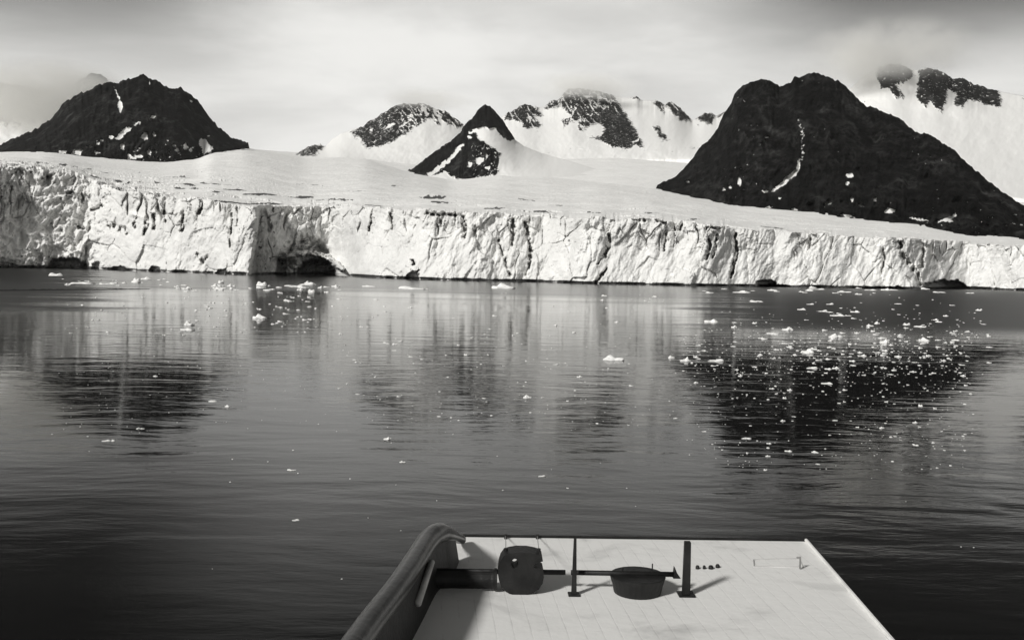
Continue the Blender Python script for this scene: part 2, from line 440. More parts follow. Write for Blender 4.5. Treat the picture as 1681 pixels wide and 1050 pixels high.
    near = np.exp(-(DD - dt) / 14)
    Yt = Yt + (yt - ysm) * near
    XX2 = np.broadcast_to(X, Yt.shape)
    P = PD(XX2, Yt, DD)
    wX, wY = P[..., 0], P[..., 1]
    # long swells and flow ridges of the ice, and open crevasses near the front
    z = fbm(wX / 90, wY / 70, 120, 4) * 3.2 * ss(0, 60, DD - dt) + fbm(wX / 22, wY / 16, 124, 3) * 0.35
    z += ridged(wX / 160 + wY / 900, wY / 46, 126, 3) * 1.3 * ss(10, 80, DD - dt)
    zone = ss(700, 150, XX2) * ss(1150, 640, wY) + 0.75 * ss(720, 560, wY) * ss(-0.3, 0.2, fbm(wX / 60, wY / 40, 131, 2))
    wob = wY + 7 * fbm(wX / 34, wY / 60, 132, 4) + 0.06 * wX
    ph = (wob / 23.0) % 1.0
    row = np.floor(wob / 23.0 + 0.5)
    seg = ss(0.0, 0.42, fbm(wX / 24 + row * 7.3, row * 3.1 + 0.5, 134, 4, 0.65) + 0.10 + 0.16 * ss(560, 200, XX2)) * np.clip(zone, 0, 1) * (0.55 + 0.9 * np.clip(fbm(wX / 6, row * 1.7, 138, 3) + 0.3, 0, 1))
    lip = np.exp(-ph * 5.0)
    z += seg * (1.2 * lip - 1.5 * ss(0.86, 0.95, ph))
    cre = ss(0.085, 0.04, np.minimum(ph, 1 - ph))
    # open crevasses: a low wall of ice, painted dark as shade, with the field carrying on behind its lip
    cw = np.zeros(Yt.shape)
    for x0, ya, x1, yb_, th in [(60, 270, 119, 274, 1), (98, 291, 136, 300, 1.4), (154, 293, 195, 302, 1.5), (165, 309, 183, 315, 1.2), (206, 305, 218, 303, 1), (225, 300, 239, 302, .8), (253, 300, 271, 304, 1),
            (283, 305, 318, 308, 1), (291, 310, 321, 314, 1.4), (328, 303, 397, 307.5, 1), (370, 312, 403, 315, 1), (271, 293, 288, 294, .7), (297, 292, 315, 293, .7), (221, 284, 242, 285.6, .5), (401, 322, 449, 323.6, 1.1),
            (470, 323.6, 511, 324, 1), (253, 318, 266, 318.5, 1), (350, 318, 360, 318, 1), (335, 330, 400, 333, 1.3), (405, 335, 460, 334, 1.2), (694, 326.5, 727, 328, 1.1), (671, 327.5, 684, 327.5, .7), (711, 335, 737, 336, .9), (641, 306, 654, 306.6, .6),
            (797, 341, 823, 341, .9), (853, 347, 896, 350, 1), (853, 329, 877, 332, .6), (890, 337.5, 930, 339, .5), (540, 331, 575, 331, .9), (520, 332, 532, 332, .7), (600, 336, 630, 337, .8), (410, 296, 440, 299, .4), (480, 303, 540, 306, .4), (560, 316, 600, 317, .4),
            (1250, 372, 1285, 375, .8), (1130, 361, 1150, 362, .7), (1060, 352, 1080, 352, .6), (960, 350, 985, 351, .7), (300, 280, 340, 283, .35), (150, 282, 180, 286, .8), (120, 276, 150, 279, .6)]:
        ca, cb = np.searchsorted(X, x0 - 14), np.searchsorted(X, x1 + 14)
        sx, sy, sdd = XX2[:, ca:cb], Yt[:, ca:cb], DD[:, ca:cb]
        xr = X[None, ca:cb]
        yl = ya + (yb_ - ya) * (xr - x0) / (x1 - x0) + 1.6 * fbm(xr / 15, xr * 0 + x0, 160, 4, 0.6)
        ends = ss(x0 - 12, x0 + 8, xr) * ss(x1 + 12, x1 - 8, xr)
        wall_h = th * 1.6 * sdd / 1630 * ends * (0.75 + 0.5 * fbm(xr / 30, xr * 0 + x0, 162, 2))
        dl = yl - sy
        z[:, ca:cb] += wall_h * ss(-0.4, 0.4, dl) * np.exp(-np.clip(dl, 0, 60) / 3.0)
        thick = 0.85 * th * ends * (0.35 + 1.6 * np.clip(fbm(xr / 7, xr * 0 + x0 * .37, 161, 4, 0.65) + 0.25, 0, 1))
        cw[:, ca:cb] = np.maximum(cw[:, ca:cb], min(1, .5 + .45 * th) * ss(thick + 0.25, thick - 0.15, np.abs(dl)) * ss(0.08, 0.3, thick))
    blockn, be = facets(wX / 16 + fbm(wX / 12, wY / 12, 136, 2), wY / 26, 137, 0.6)
    lz = ss(330, 100, XX2) * ss(760, 640, wY)
    z += lz * (blockn * 7 - 4 * ss(0.12, 0.0, be))
    z *= ss(0.2, 6, DD - dt) * 0.8 + 0.2
    P[..., 2] += z
    back = P[-1:].copy(); back[..., 2] = -5; back[..., 1] += 400
    V = np.concatenate([face, P, back], 0)
    # dirt: morainic bands that melt out on the left of the ice front; shade of bay, cave and clefts is painted in too
    df = 0.42 * ss(260, 70, XX) * (0.55 + 0.9 * fbm(XX / 40, Y / 22, 150, 4)) + 0.55 * ss(130, 85, XX) * ss(405, 445, Y)
    df = df + 0.60 * ss(0.0, 0.4, fbm(wx / 24, wy / 34, 155, 4)) * ss(0.45, 0.8, v + 0.25 * fbm(XX / 50, Y / 40, 156, 3)) * (0.6 + 0.8 * fbm(XX / 4, Y / 8, 157, 3))
    df = df + 0.45 * ss(0.36, 0.5, fbm(XX / 5, Y / 6, 158, 3)) * ss(0.0, 0.3, fbm(XX / 60, Y / 30, 159, 2))
    df = df + 0.55 * ss(-4, 4, sdpoly(QX, QY, [(424, 338), (440, 342), (455, 400), (470, 420), (470, 456), (412, 456), (412, 430), (420, 390)]))  # shade of the bay beside the pillar, painted into the colour
    df = df + 0.40 * ss(-5, 5, sdpoly(QX, QY, [(458, 418), (480, 398), (505, 383), (532, 392), (548, 412), (545, 425), (500, 416), (470, 424)]))  # cave shade, painted into the colour
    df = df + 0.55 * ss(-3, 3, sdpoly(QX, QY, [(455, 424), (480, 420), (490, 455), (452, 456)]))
    df = df + 0.5 * ss(0.34, 0.5, fbm(XX / 8, Y / 8, 151, 3) + 0.3 * ss(20, 0, np.hypot(XX - 678, (Y - 438) * .8)))
    df = df + 0.30 * ss(-6, 6, sdpoly(QX, QY, [(1470, 395), (1518, 398), (1512, 445), (1508, 470), (1480, 440)]))
    dt_ = 0.30 * ss(230, 90, XX2) * ss(900, 640, wY) * (0.5 + fbm(wX / 30, wY / 25, 152, 4)) + 0.5 * cre * ss(0.15, 0.7, seg) + cw  # cre and cw: crevasse shade painted dark on the walls
    dt_ = dt_ + 0.28 * ss(0.2, 0.6, fbm(wX / 260, wY / 60 + wX / 400, 153, 3)) * ss(1500, 2300, wY) * ss(800, 860, XX2)
    dt_ = dt_ + 0.22 * ss(0.05, 0.5, fbm((wX - 0.22 * (wY - 600)) / 22 , wY / 420, 154, 4)) * ss(560, 800, wY) * ss(2200, 1300, wY)
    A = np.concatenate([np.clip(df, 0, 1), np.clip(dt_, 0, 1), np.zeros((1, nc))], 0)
    o = grid_mesh('glacier', V, M_ice, {'dirt_and_shade': A, 'fresh': np.concatenate([np.broadcast_to(0.25 * ss(0.9, 0.2, v), df.shape), np.ones((nr + 1, nc))], 0)})
    return tag(o, 'broad white glacier ending in a fractured ice cliff at the water', kind='structure')

build_glacier()

# ------------------------------------------------------------------ mountains
def build_mountain(name, label, sky_, base_, db, dr, mat, step=1.6, rows=150, jag=2.0, amp=22, gx=38.0, snowf=None, seed=0, prof=1.0):
    x0, x1 = sky_[0][0], sky_[-1][0]
    X = np.arange(x0, x1 + step, step)
    s0 = li(sky_, X)
    jw = 1 - 0.92 * smooth(np.clip(snowf(X[None], s0[None] + 4.0, np.ones((1, 1)))[0], 0, 1), 4) if snowf else 1.0
    ys = s0 + jw * (fbm(X / 18.0, X * 0 + 1.7, seed, 5, 0.6) * 0.9 - 0.7 * ridged(X / 11.0, X * 0 + 4.2, seed + 50, 3) + 0.2) * jag * 1.6
    yb = li(base_, X)
    ys = np.minimum(ys, yb - 0.5)
    t = np.linspace(0, 1, rows)[:, None]
    ysm = np.minimum(smooth(li(sky_, X), int(22 / step)), yb - 0.5)
    tt = np.clip((t - 0.55) / 0.45, 0, 1) ** 2.2
    Y = yb + (ysm - yb) * t + (ys - ysm) * tt
    XX = np.broadcast_to(X, Y.shape)
    kx = int(14 / step)
    dbs, drs = smooth(li(db, X), kx), smooth(li(dr, X), kx)
    D = dbs + (drs - dbs) * t ** prof
    wx = XX + 14 * fbm(XX / 60, Y / 60, seed + 3, 3)
    k = 1 - 0.35 * t
    n = ridged(wx / gx, Y / (gx * 3.2), seed + 5, 5, 0.55) * 0.8 + fbm(XX / (gx * 1.3), Y / (gx * 1.1), seed + 9, 5) * 0.9 + ridged(wx / (gx * .3), Y / (gx * .8), seed + 12, 3) * 0.18
    sn = snowf(XX, Y, t) if snowf else np.zeros(Y.shape)
    lay = fbm(XX / 44, Y / 34, seed + 20, 4, 0.55) * 0.7 + ridged(XX / 30 + Y / 40, Y / 46, seed + 24, 3) * 0.16
    D = D - amp * (n * (1 - 0.985 * ss(0.25, 0.8, sn)) + lay) * k
    V = PD(XX, Y, D)
    # the far side of the ridge falls away behind
    nb = 14
    bk = []
    zr = V[-1, :, 2]; zb = V[0, :, 2]
    jn = fbm(X / 30, X * 0 + 4, seed + 40, 3)
    for i in range(1, nb + 1):
        q = i / nb
        r = V[-1].copy()
        r[:, 1] += (zr - zb + 40) * 1.15 * q * (1 + 0.2 * jn)
        r[:, 2] = zr + (zb - 60 - zr) * q ** 1.15 + 8 * math.sin(3.1 * q) * fbm(X / 25, X * 0 + 9 * q, seed + 41, 3)
        bk.append(r)
    skirt = V[0].copy(); skirt[:, 2] -= 45; skirt[:, 1] += 4
    V = np.concatenate([skirt[None], V, np.array(bk)], 0)
    full = np.concatenate([sn[:1], sn, np.repeat(sn[-1:], nb, 0)], 0)
    o = grid_mesh(name, V, mat, {'snow': np.clip(full, 0, 1)})
    return tag(o, label, kind='structure')

def blob(XX, Y, items, soft=2.2):
    s = np.zeros(XX.shape)
    for it in items:
        if len(it) == 4 and not isinstance(it[0], tuple):
            x, y, rx, ry = it
            s = np.maximum(s, ss(1.35, 0.65, np.hypot((XX - x) / rx, (Y - y) / ry)))
        elif len(it[0]) == 3:
            s = np.maximum(s, ss(-soft, soft, sdline(XX, Y, it)))
        else:
            s = np.maximum(s, ss(-soft, soft, sdpoly(XX, Y, it)))
    return s

# --- dark mountain left of the glacier
def snow_left(XX, Y, t):
    QX = XX + 2.5 * fbm(XX / 9, Y / 9, 201, 3); QY = Y + 2.5 * fbm(XX / 9, Y / 9, 202, 3)
    QX = QX + 2.2 * fbm(XX / 3.5, Y / 3.5, 207, 2); QY = QY + 2.2 * fbm(XX / 3.5, Y / 3.5, 208, 2)
    s = blob(QX, QY, [[(187, 144, .4), (192, 154, 1.2), (196, 163, 1.8)], [(193, 171), (197, 163), (202, 170), (201, 179), (198, 186), (195, 182)],
        [(189, 227), (193, 221), (204, 210), (212, 209), (217, 208), (214, 214), (206, 221), (198, 229), (191, 230)], [(222, 205, 1), (230, 201, 1.6)], [(232, 224), (236, 217), (241, 220), (243, 228), (238, 232)],
        (251, 192, 4, 2), (253, 220, 2, 4), (168, 231, 2.4, 2), (161, 235, 2.2, 2), (246, 136, 1.4, 2.5), (183, 225, 4, 3), (148, 240, 4, 2),
        [(96, 251), (101, 246), (110, 247), (108, 252)], [(116, 254), (122, 245), (136, 245), (130, 255)], (160, 250, 4, 2), (201, 240, 3, 5), (219, 259, 5, 2), (228, 257, 7, 2.5), (212, 258, 3, 5),
        (245, 250, 3, 5), (290, 246, 3, 3), (314, 166, 2, 1.5), (286, 240, 3, 2), (305, 240, 3, 6), (313, 247, 3, 4), (276, 230, 2, 2), (343, 223, 2, 2), [(326, 236), (329, 228), (337, 229), (344, 237), (352, 246), (338, 252), (334, 256), (332, 245)]])
    sp = ss(0.22, 0.45, fbm(XX / 7, Y / 5, 205, 3)) * ss(180, 230, XX) * ss(352, 330, XX) * ss(226, 244, Y)
    return np.maximum(s, sp * 0.75)

build_mountain('mountain_left', 'dark mountain with a white gully left of the glacier',
    [(-420, 330), (-250, 290), (-100, 262), (0, 238), (60, 212), (75, 201), (85, 194), (102, 172), (120, 160), (160, 142), (172, 137), (195, 136), (210, 131), (222, 129), (235, 121), (245, 129), (260, 135), (275, 144), (287, 146), (296, 144), (310, 155), (325, 166), (337, 184), (352, 200), (367, 215), (382, 226), (407, 236)],
    [(-420, 340), (-100, 275), (75, 252), (135, 259), (210, 264), (267, 268), (318, 267), (334, 263), (345, 248), (390, 239), (407, 237)],
    [(-420, 1800), (290, 1820), (365, 2250), (407, 2750)], [(-420, 2150), (100, 2250), (250, 2350), (345, 2500), (410, 2800)], M_rock, snowf=snow_left, seed=200, amp=30, gx=30, jag=3.0)

# --- dark double-headed mountain at the right
def snow_right(XX, Y, t):
    QX = XX + 2.5 * fbm(XX / 9, Y / 9, 211, 3); QY = Y + 2.5 * fbm(XX / 9, Y / 9, 212, 3)
    QX = QX + 2.2 * fbm(XX / 3.5, Y / 3.5, 207, 2); QY = QY + 2.2 * fbm(XX / 3.5, Y / 3.5, 208, 2)
    s = blob(QX, QY, [[(1312, 262, 1.4), (1311, 276, 2.4), (1304, 285, 3.6), (1294, 293, 3.6), (1282, 304, 3.4), (1268, 314, 1.8)], (1256, 314, 5, 2.2), (1259, 225, 4, 2), (1247, 238, 2.5, 1.5), (1253, 231, 2, 1.5),
        (1214, 299, 3, 7), (1198, 308, 3, 2.4), (1188, 311, 2.5, 2), (1129, 299, 3, 1.6), (1395, 288, 6, 3.4), (1391, 301, 3, 3), (1399, 327, 3, 4), (1360, 334, 5, 2), (1413, 337, 5, 2.4), (1460, 346, 8, 4.2), (1437, 328, 2, 3),
        [(1378, 352, .8), (1390, 354, 1.6), (1402, 357, 1)], [(1494, 357, 1), (1508, 360, 2), (1524, 363, 1)], [(1538, 364), (1552, 358), (1568, 350), (1571, 352), (1560, 360), (1566, 364)], (1280, 326, 2.5, 2), (1304, 344, 6, 1.6), (1262, 340, 5, 1.2)])
    g = sdline(QX, QY, [(1304, 182, 1), (1312, 200, 3.5), (1317, 215, 6), (1317, 235, 5), (1318, 252, 4), (1314, 268, 2)])
    s = np.maximum(s, ss(-3, 4, g) * (0.40 + 0.35 * fbm(XX / 5, Y / 8, 214, 3)))
    s = np.maximum(s, 0.62 * ss(0.40, 0.55, fbm(XX / 8, Y / 6, 215, 3)) * ss(1330, 1420, XX) * ss(300, 345, Y))
    s = np.maximum(s, 0.36 * ss(0.2, 0.5, fbm(XX / 24, Y / 12, 216, 3)) * ss(1540, 1580, XX) * ss(320, 342, Y))
    s = np.maximum(s, 0.5 * ss(0.38, 0.5, fbm(XX / 5, Y / 7, 217, 3)) * ss(-0.1, 0.3, fbm(XX / 70, Y / 50, 218, 2)))
    return s

build_mountain('mountain_right', 'dark double headed mountain with a bent white gully right of the glacier',
    [(1077, 310), (1080, 304), (1103, 293), (1120, 280), (1137, 260), (1147, 243), (1167, 227), (1178, 213), (1187, 190), (1200, 170), (1207, 153), (1217, 142), (1230, 135), (1247, 132), (1263, 132), (1275, 138), (1280, 144), (1298, 138), (1303, 128), (1312, 127), (1327, 121), (1343, 120), (1357, 128), (1377, 133), (1393, 147), (1413, 168), (1423, 177), (1437, 177), (1460, 188), (1477, 195), (1503, 217), (1520, 220), (1540, 230), (1560, 242), (1580, 260), (1597, 277), (1650, 318), (1720, 362), (1830, 410)],
    [(1077, 312), (1110, 319), (1150, 329), (1193, 336), (1243, 341), (1293, 345), (1343, 352), (1393, 358), (1460, 367), (1526, 376), (1597, 387), (1681, 397), (1830, 414)],
    [(1077, 1500), (1200, 1170), (1343, 950), (1460, 830), (1597, 730), (1830, 680)], [(1077, 1560), (1180, 1620), (1340, 1500), (1460, 1300), (1597, 1000), (1830, 760)], M_rock, rows=190, jag=2.6, snowf=snow_right, seed=230, amp=34, gx=34)

# --- nunatak in the middle of the ice
def wob(XX, Y, sd, a=2.5, s=8.0):
    return XX + a * fbm(XX / s, Y / s, sd, 4), Y + a * fbm(XX / s, Y / s, sd + 1, 4)

def snow_nun(XX, Y, t):
    QX, QY = wob(XX, Y, 240, 5.0, 8.0)
    rock = blob(QX, QY, [[(660, 284), (690, 266), (715, 246), (740, 230), (755, 215), (762, 203), (775, 193), (785, 178), (795, 168), (806, 170), (816, 184), (824, 192), (831, 204), (840, 214), (846, 228), (838, 231), (824, 224), (812, 211), (792, 209), (776, 213), (785, 226), (806, 240), (821, 252), (821, 268), (815, 285), (800, 290), (762, 295), (738, 288), (728, 280), (722, 284), (702, 290), (680, 288)]], 3.5)
    gully = blob(QX, QY, [[(704, 287, 3), (722, 275, 4), (738, 262, 3), (752, 246, 3.5), (758, 238, 3)], (787, 264, 7, 6), (798, 257, 3, 3), (771, 270, 3, 5), (800, 276, 4, 2), (775, 217, 6, 2), (770, 225, 4, 3)], 3.0)
    sp = ss(0.30, 0.48, fbm(XX / 6, Y / 6, 246, 3)) * ss(770, 790, XX) * ss(232, 246, Y)
    return np.maximum(np.maximum(1 - 0.9 * rock, gully), np.maximum(sp * 0.8, 0.5 * ss(0.6, 0.85, ridged(XX / 10 + Y / 20, Y / 16, 247, 3)) * ss(745, 785, XX) * ss(222, 236, Y)))

build_mountain('mountain_nunatak', 'small dark peak with a snow gully standing in the middle of the glacier',
    [(640, 300), (668, 281), (690, 268), (715, 248), (740, 232), (755, 217), (762, 205), (775, 195), (785, 180), (795, 173), (805, 175), (815, 186), (823, 194), (830, 205), (838, 217), (846, 230), (860, 240), (890, 252), (940, 266), (1000, 284), (1060, 304)],
    [(640, 300), (668, 286), (700, 292), (745, 299), (762, 296), (800, 292), (820, 292), (900, 294), (1000, 304), (1060, 311)],
    [(640, 2230), (740, 2060), (820, 2060), (900, 1930), (1000, 1680), (1060, 1560)], [(640, 2300), (795, 2520), (900, 2500), (1000, 2100), (1060, 1700)], M_rock, step=1.0, rows=130, jag=2.8, snowf=snow_nun, seed=240, amp=22, gx=26)

# --- the snowy range behind
def snow_a(XX, Y, t):
    QX, QY = wob(XX, Y, 250, 5.0, 9.0)
    rock = blob(QX, QY, [[(574, 216), (595, 206), (615, 192), (625, 185), (650, 170), (665, 164), (695, 165), (710, 173), (717, 176), (730, 180), (745, 188), (764, 203), (757, 209), (742, 207), (730, 203), (720, 205), (710, 194), (700, 196), (690, 203), (680, 211), (667, 222), (660, 220), (645, 232), (625, 240), (600, 244), (592, 230), (582, 224)],
        [(482, 255), (495, 246), (507, 238), (525, 236), (534, 240), (524, 250), (515, 256)]], 5.0)
    white = blob(QX, QY, [[(634, 210, 2), (646, 203, 2.5)], [(657, 208, 2), (666, 201, 2.5)], [(692, 176, 2), (700, 188, 3)], [(712, 180, 2), (722, 196, 3), (728, 204, 3)], (608, 214, 4, 1.5)])
    sp = np.maximum(ss(0.22, 0.42, fbm(XX / 7, Y / 5, 255, 4)), ss(0.45, 0.75, ridged(XX / 11 - Y / 18, Y / 18, 256, 3))) * 0.72 * (0.55 + 0.45 * ss(640, 690, XX))
    return np.maximum(np.maximum(1 - 0.80 * rock, white), sp) - 0.5 * ss(0.42, 0.60, fbm(XX / 13 + Y / 16, Y / 9, 258, 4, 0.6)) * ss(600, 640, XX) * ss(250, 232, Y)

build_mountain('mountain_far_left', 'distant rocky peak streaked with snow left of the middle of the range',
    [(395, 262), (440, 258), (484, 254), (495, 247), (507, 240), (525, 238), (535, 240), (545, 229), (560, 219), (579, 213), (595, 208), (615, 195), (625, 188), (650, 174), (665, 170), (680, 171), (695, 170), (705, 175), (717, 180), (730, 184), (745, 192), (762, 205), (790, 214), (830, 226), (880, 240)],
    [(395, 266), (480, 262), (560, 266), (640, 272), (720, 272), (880, 262)],
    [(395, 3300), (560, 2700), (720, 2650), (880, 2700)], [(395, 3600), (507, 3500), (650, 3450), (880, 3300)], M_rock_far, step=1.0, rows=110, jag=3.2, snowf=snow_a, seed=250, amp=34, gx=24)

def snow_c(XX, Y, t):
    QX, QY = wob(XX, Y, 260, 5.0, 10.0)
    rock = blob(QX, QY, [
        [(826, 199), (832, 184), (845, 177), (862, 166), (877, 172), (889, 184), (891, 192), (878, 190), (890, 206), (880, 211), (860, 210), (855, 201), (838, 196)],
        [(892, 178), (905, 163), (917, 161), (917, 175), (900, 181)],
        [(918, 175), (918, 155), (932, 142), (950, 140), (980, 146), (1006, 152), (1013, 168), (1028, 186), (1041, 206), (1045, 217), (1056, 234), (1057, 244), (1040, 238), (1033, 244), (1018, 244), (1000, 238), (982, 230), (965, 227), (987, 221), (992, 211), (980, 204), (968, 206), (955, 216), (948, 212), (950, 196), (940, 200), (925, 208), (922, 198), (932, 184)],
        [(1035, 162), (1045, 155), (1054, 166)], [(1071, 168), (1082, 162), (1092, 173), (1090, 187), (1081, 180)], [(1091, 174), (1102, 164), (1116, 174), (1131, 190), (1136, 200), (1115, 197), (1102, 183)],
        [(1071, 206), (1081, 207), (1090, 219), (1098, 230), (1087, 231), (1079, 220)], [(1139, 198), (1155, 184), (1166, 182), (1174, 191), (1168, 206), (1156, 200)], [(1173, 193), (1192, 180), (1192, 186), (1178, 194)]], 5.0)
    white = blob(QX, QY, [[(960, 217), (972, 208), (985, 207), (991, 214), (984, 222), (970, 224)], [(938, 190, 1.6), (944, 176, 1.2)], [(1040, 234, 1), (1049, 226, 1.6)], [(985, 160, 1.5), (1000, 166, 1.5)], (965, 158, 8, 2), (930, 190, 6, 4)])
    sp = np.maximum(ss(0.24, 0.45, fbm(XX / 7, Y / 6, 265, 4)), ss(0.5, 0.8, ridged(XX / 11 - Y / 26, Y / 22, 267, 3))) * 0.66 * (1 - 0.7 * ss(175, 195, Y) * ss(960, 1000, XX))
    thin = 0.34 * ss(0.2, 0.5, fbm(XX / 40, Y / 5, 266, 3)) * ss(235, 243, Y) * ss(258, 250, Y)
    return np.maximum(np.maximum(1 - 0.80 * rock, white), sp) - thin - 0.6 * ss(0.42, 0.60, fbm(XX / 13 - Y / 16, Y / 10, 268, 4, 0.6)) * ss(248, 225, Y)

build_mountain('mountain_far_middle', 'distant cloud capped range of rock and snow in the middle',
    [(760, 240), (800, 214), (822, 195), (832, 187), (845, 180), (862, 170), (877, 176), (892, 176), (905, 167), (916, 165), (932, 147), (950, 145), (980, 150), (1005, 156), (1020, 160), (1037, 160), (1045, 158), (1055, 165), (1072, 165), (1082, 166), (1091, 172), (1102, 168), (1115, 177), (1130, 191), (1137, 198), (1155, 187), (1168, 186), (1176, 191), (1190, 183), (1230, 176), (1300, 190)],
    [(760, 285), (850, 285), (940, 268), (1080, 262), (1300, 262)],
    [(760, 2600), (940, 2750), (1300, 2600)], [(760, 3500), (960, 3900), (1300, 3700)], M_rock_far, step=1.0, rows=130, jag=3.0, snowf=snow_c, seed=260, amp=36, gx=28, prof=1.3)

def snow_d(XX, Y, t):
    QX, QY = wob(XX, Y, 270, 5.0, 11.0)
    rock = blob(QX, QY, [[(1438, 112), (1460, 102), (1480, 103), (1498, 113), (1500, 124), (1490, 133), (1473, 141), (1484, 161), (1470, 161), (1463, 150), (1447, 143), (1440, 130)],
        [(1507, 114), (1527, 108), (1545, 114), (1564, 125), (1582, 124), (1600, 134), (1640, 146), (1645, 178), (1600, 167), (1588, 163), (1579, 178), (1567, 171), (1570, 153), (1557, 148), (1553, 170), (1546, 184), (1537, 177), (1530, 167), (1520, 176), (1510, 170), (1502, 153), (1508, 133)],
        [(1680, 160), (1760, 172), (1750, 200), (1700, 190)]], 5.0)
    sp = ss(0.36, 0.5, fbm(XX / 7, Y / 9, 275, 4)) * 0.7
    ribs = 0.62 * ss(0.40, 0.60, fbm(XX / 16 - Y / 20, Y / 9, 276, 4, 0.6)) * ss(185, 165, Y + 12 * fbm(XX / 20, Y / 20, 277, 2))
    return np.maximum(1 - 0.80 * rock, sp) - ribs

build_mountain('mountain_far_right', 'distant snow slope with black rock ribs above the right mountain',
    [(1340, 190), (1370, 166), (1390, 151), (1400, 142), (1415, 128), (1440, 111), (1460, 105), (1480, 107), (1500, 116), (1515, 114), (1527, 112), (1545, 118), (1563, 129), (1580, 128), (1600, 139), (1640, 150), (1720, 165), (1900, 200), (2050, 260)],
    [(1340, 300), (1500, 300), (1700, 330), (2050, 360)],
    [(1340, 2000), (1700, 1700), (2050, 1700)], [(1340, 2700), (1500, 2850), (2050, 2700)], M_rock_far, step=1.2, rows=130, jag=2.6, snowf=snow_d, seed=270, amp=30, gx=40)

build_mountain('mountain_misty', 'grey peak half lost in cloud behind the left mountain',
    [(-420, 150), (-200, 120), (-60, 128), (30, 140), (70, 148), (92, 146), (108, 158), (130, 132), (152, 119), (168, 124), (185, 140), (230, 165), (300, 200)],
    [(-420, 262), (300, 262)],
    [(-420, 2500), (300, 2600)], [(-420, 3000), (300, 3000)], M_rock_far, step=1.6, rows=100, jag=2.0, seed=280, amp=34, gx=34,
    snowf=lambda XX, Y, t: np.maximum(ss(188, 214, Y + 16 * fbm(XX / 14, Y / 14, 281, 3)) , 0.6 * ss(0.1, 0.4, fbm(XX / 16, Y / 10, 282, 3))))

# ------------------------------------------------------------------ low gravel spit at the left
def build_spit():
    m = simple_mat('wet_gravel', 0.018, 0.7, 0.4, 1.5, 0.05)
    a, b = PZ(-60, 478, 0), PZ(250, 474, 0)
    n = 90; k = 9
    V = np.zeros((k, n, 3))
    for i, u in enumerate(np.linspace(0, 1, n)):
        c = a + (b - a) * u
        wd = 3.2 * (1 - u) ** 0.6 + 0.25
        for j, q in enumerate(np.linspace(-1, 1, k)):
            hgt = 0.55 * (1 - q * q) * ((1 - u) ** 0.5 * 0.8 + 0.2) * (0.7 + 0.6 * abs(float(pn(u * 40, q * 2, 300)))) - 0.12
            V[j, i] = (c[0], c[1] + q * wd, hgt)
    return tag(grid_mesh('spit', V, m), 'low dark spit lying flat on the water at the left', kind='structure')
build_spit()

# ------------------------------------------------------------------ drifting ice
M_floe, n = new_mat('floe_ice')
_tc = n.n('ShaderNodeTexCoord').outputs['Object']
_c = n.mix(n.ramp(n.noise(_tc, 2.0, 5, 0.6), 0.35, 0.7), grey(0.84), grey(0.93))
finish(n, n.n('ShaderNodeBsdfPrincipled', {'Base Color': _c, 'Roughness': 0.6, 'Specular IOR Level': 0.3,
    'Normal': n.n('ShaderNodeBump', {'Height': n.noise(_tc, 4.0, 5, 0.6), 'Strength': 0.7, 'Distance': 0.12}).outputs[0]}).outputs[0])

def floe_mesh(k, tall, lumps, sub=3):
    """a lump of drifting ice, one unit wide, its water line at z = 0"""
    r = np.random.default_rng(400 + k)
    bm = bmesh.new()
    bmesh.ops.create_icosphere(bm, subdivisions=sub, radius=0.5)
    cs = [(r.uniform(-.32, .32), r.uniform(-.3, .3), r.uniform(.5, 1.0), r.uniform(.12, .3)) for _ in range(lumps)]
    for v in bm.verts:
        x, y, z = v.co
        ang = math.atan2(y, x)
        rad = 1 + 0.22 * math.sin(ang * 2 + k) + 0.13 * math.sin(ang * 3 + 2.1 * k) + 0.09 * math.sin(ang * 5 + k * .7)
        nz = 0.13 * float(pn(x * 3 + k * 5, y * 3 + z * 4, 410))
        top = 0.30
        for cx_, cy_, hgt, s_ in cs:
            top = max(top, hgt * math.exp(-((x - cx_) ** 2 + (y - cy_) ** 2) / s_ ** 2))
        zz = (min(abs(z) * 2.4, .62) + 0.0) * (1 if z > 0 else -1)
        v.co = Vector((x * rad * (1 + nz), y * 0.78 * rad * (1 + nz), (zz * top * tall + nz * tall * 0.8) if z > 0 else zz * tall * 0.5 - 0.03))
    me = bpy.data.meshes.new('ice_floe')
    bm.to_mesh(me); bm.free()
    me.materials.append(M_floe)
    return me

FLAT = [floe_mesh(k, 0.38, 2) for k in range(5)]
LUMP = [floe_mesh(10 + k, 0.6, 3) for k in range(4)]
TALL = [floe_mesh(20 + k, 0.9, 3) for k in range(2)]
floes = []                                            # (size in px, x, y, kind, label, group)

def put(px, x, y, kind='f', label=None, group=None):
    floes.append((px, x, y, kind, label, group))

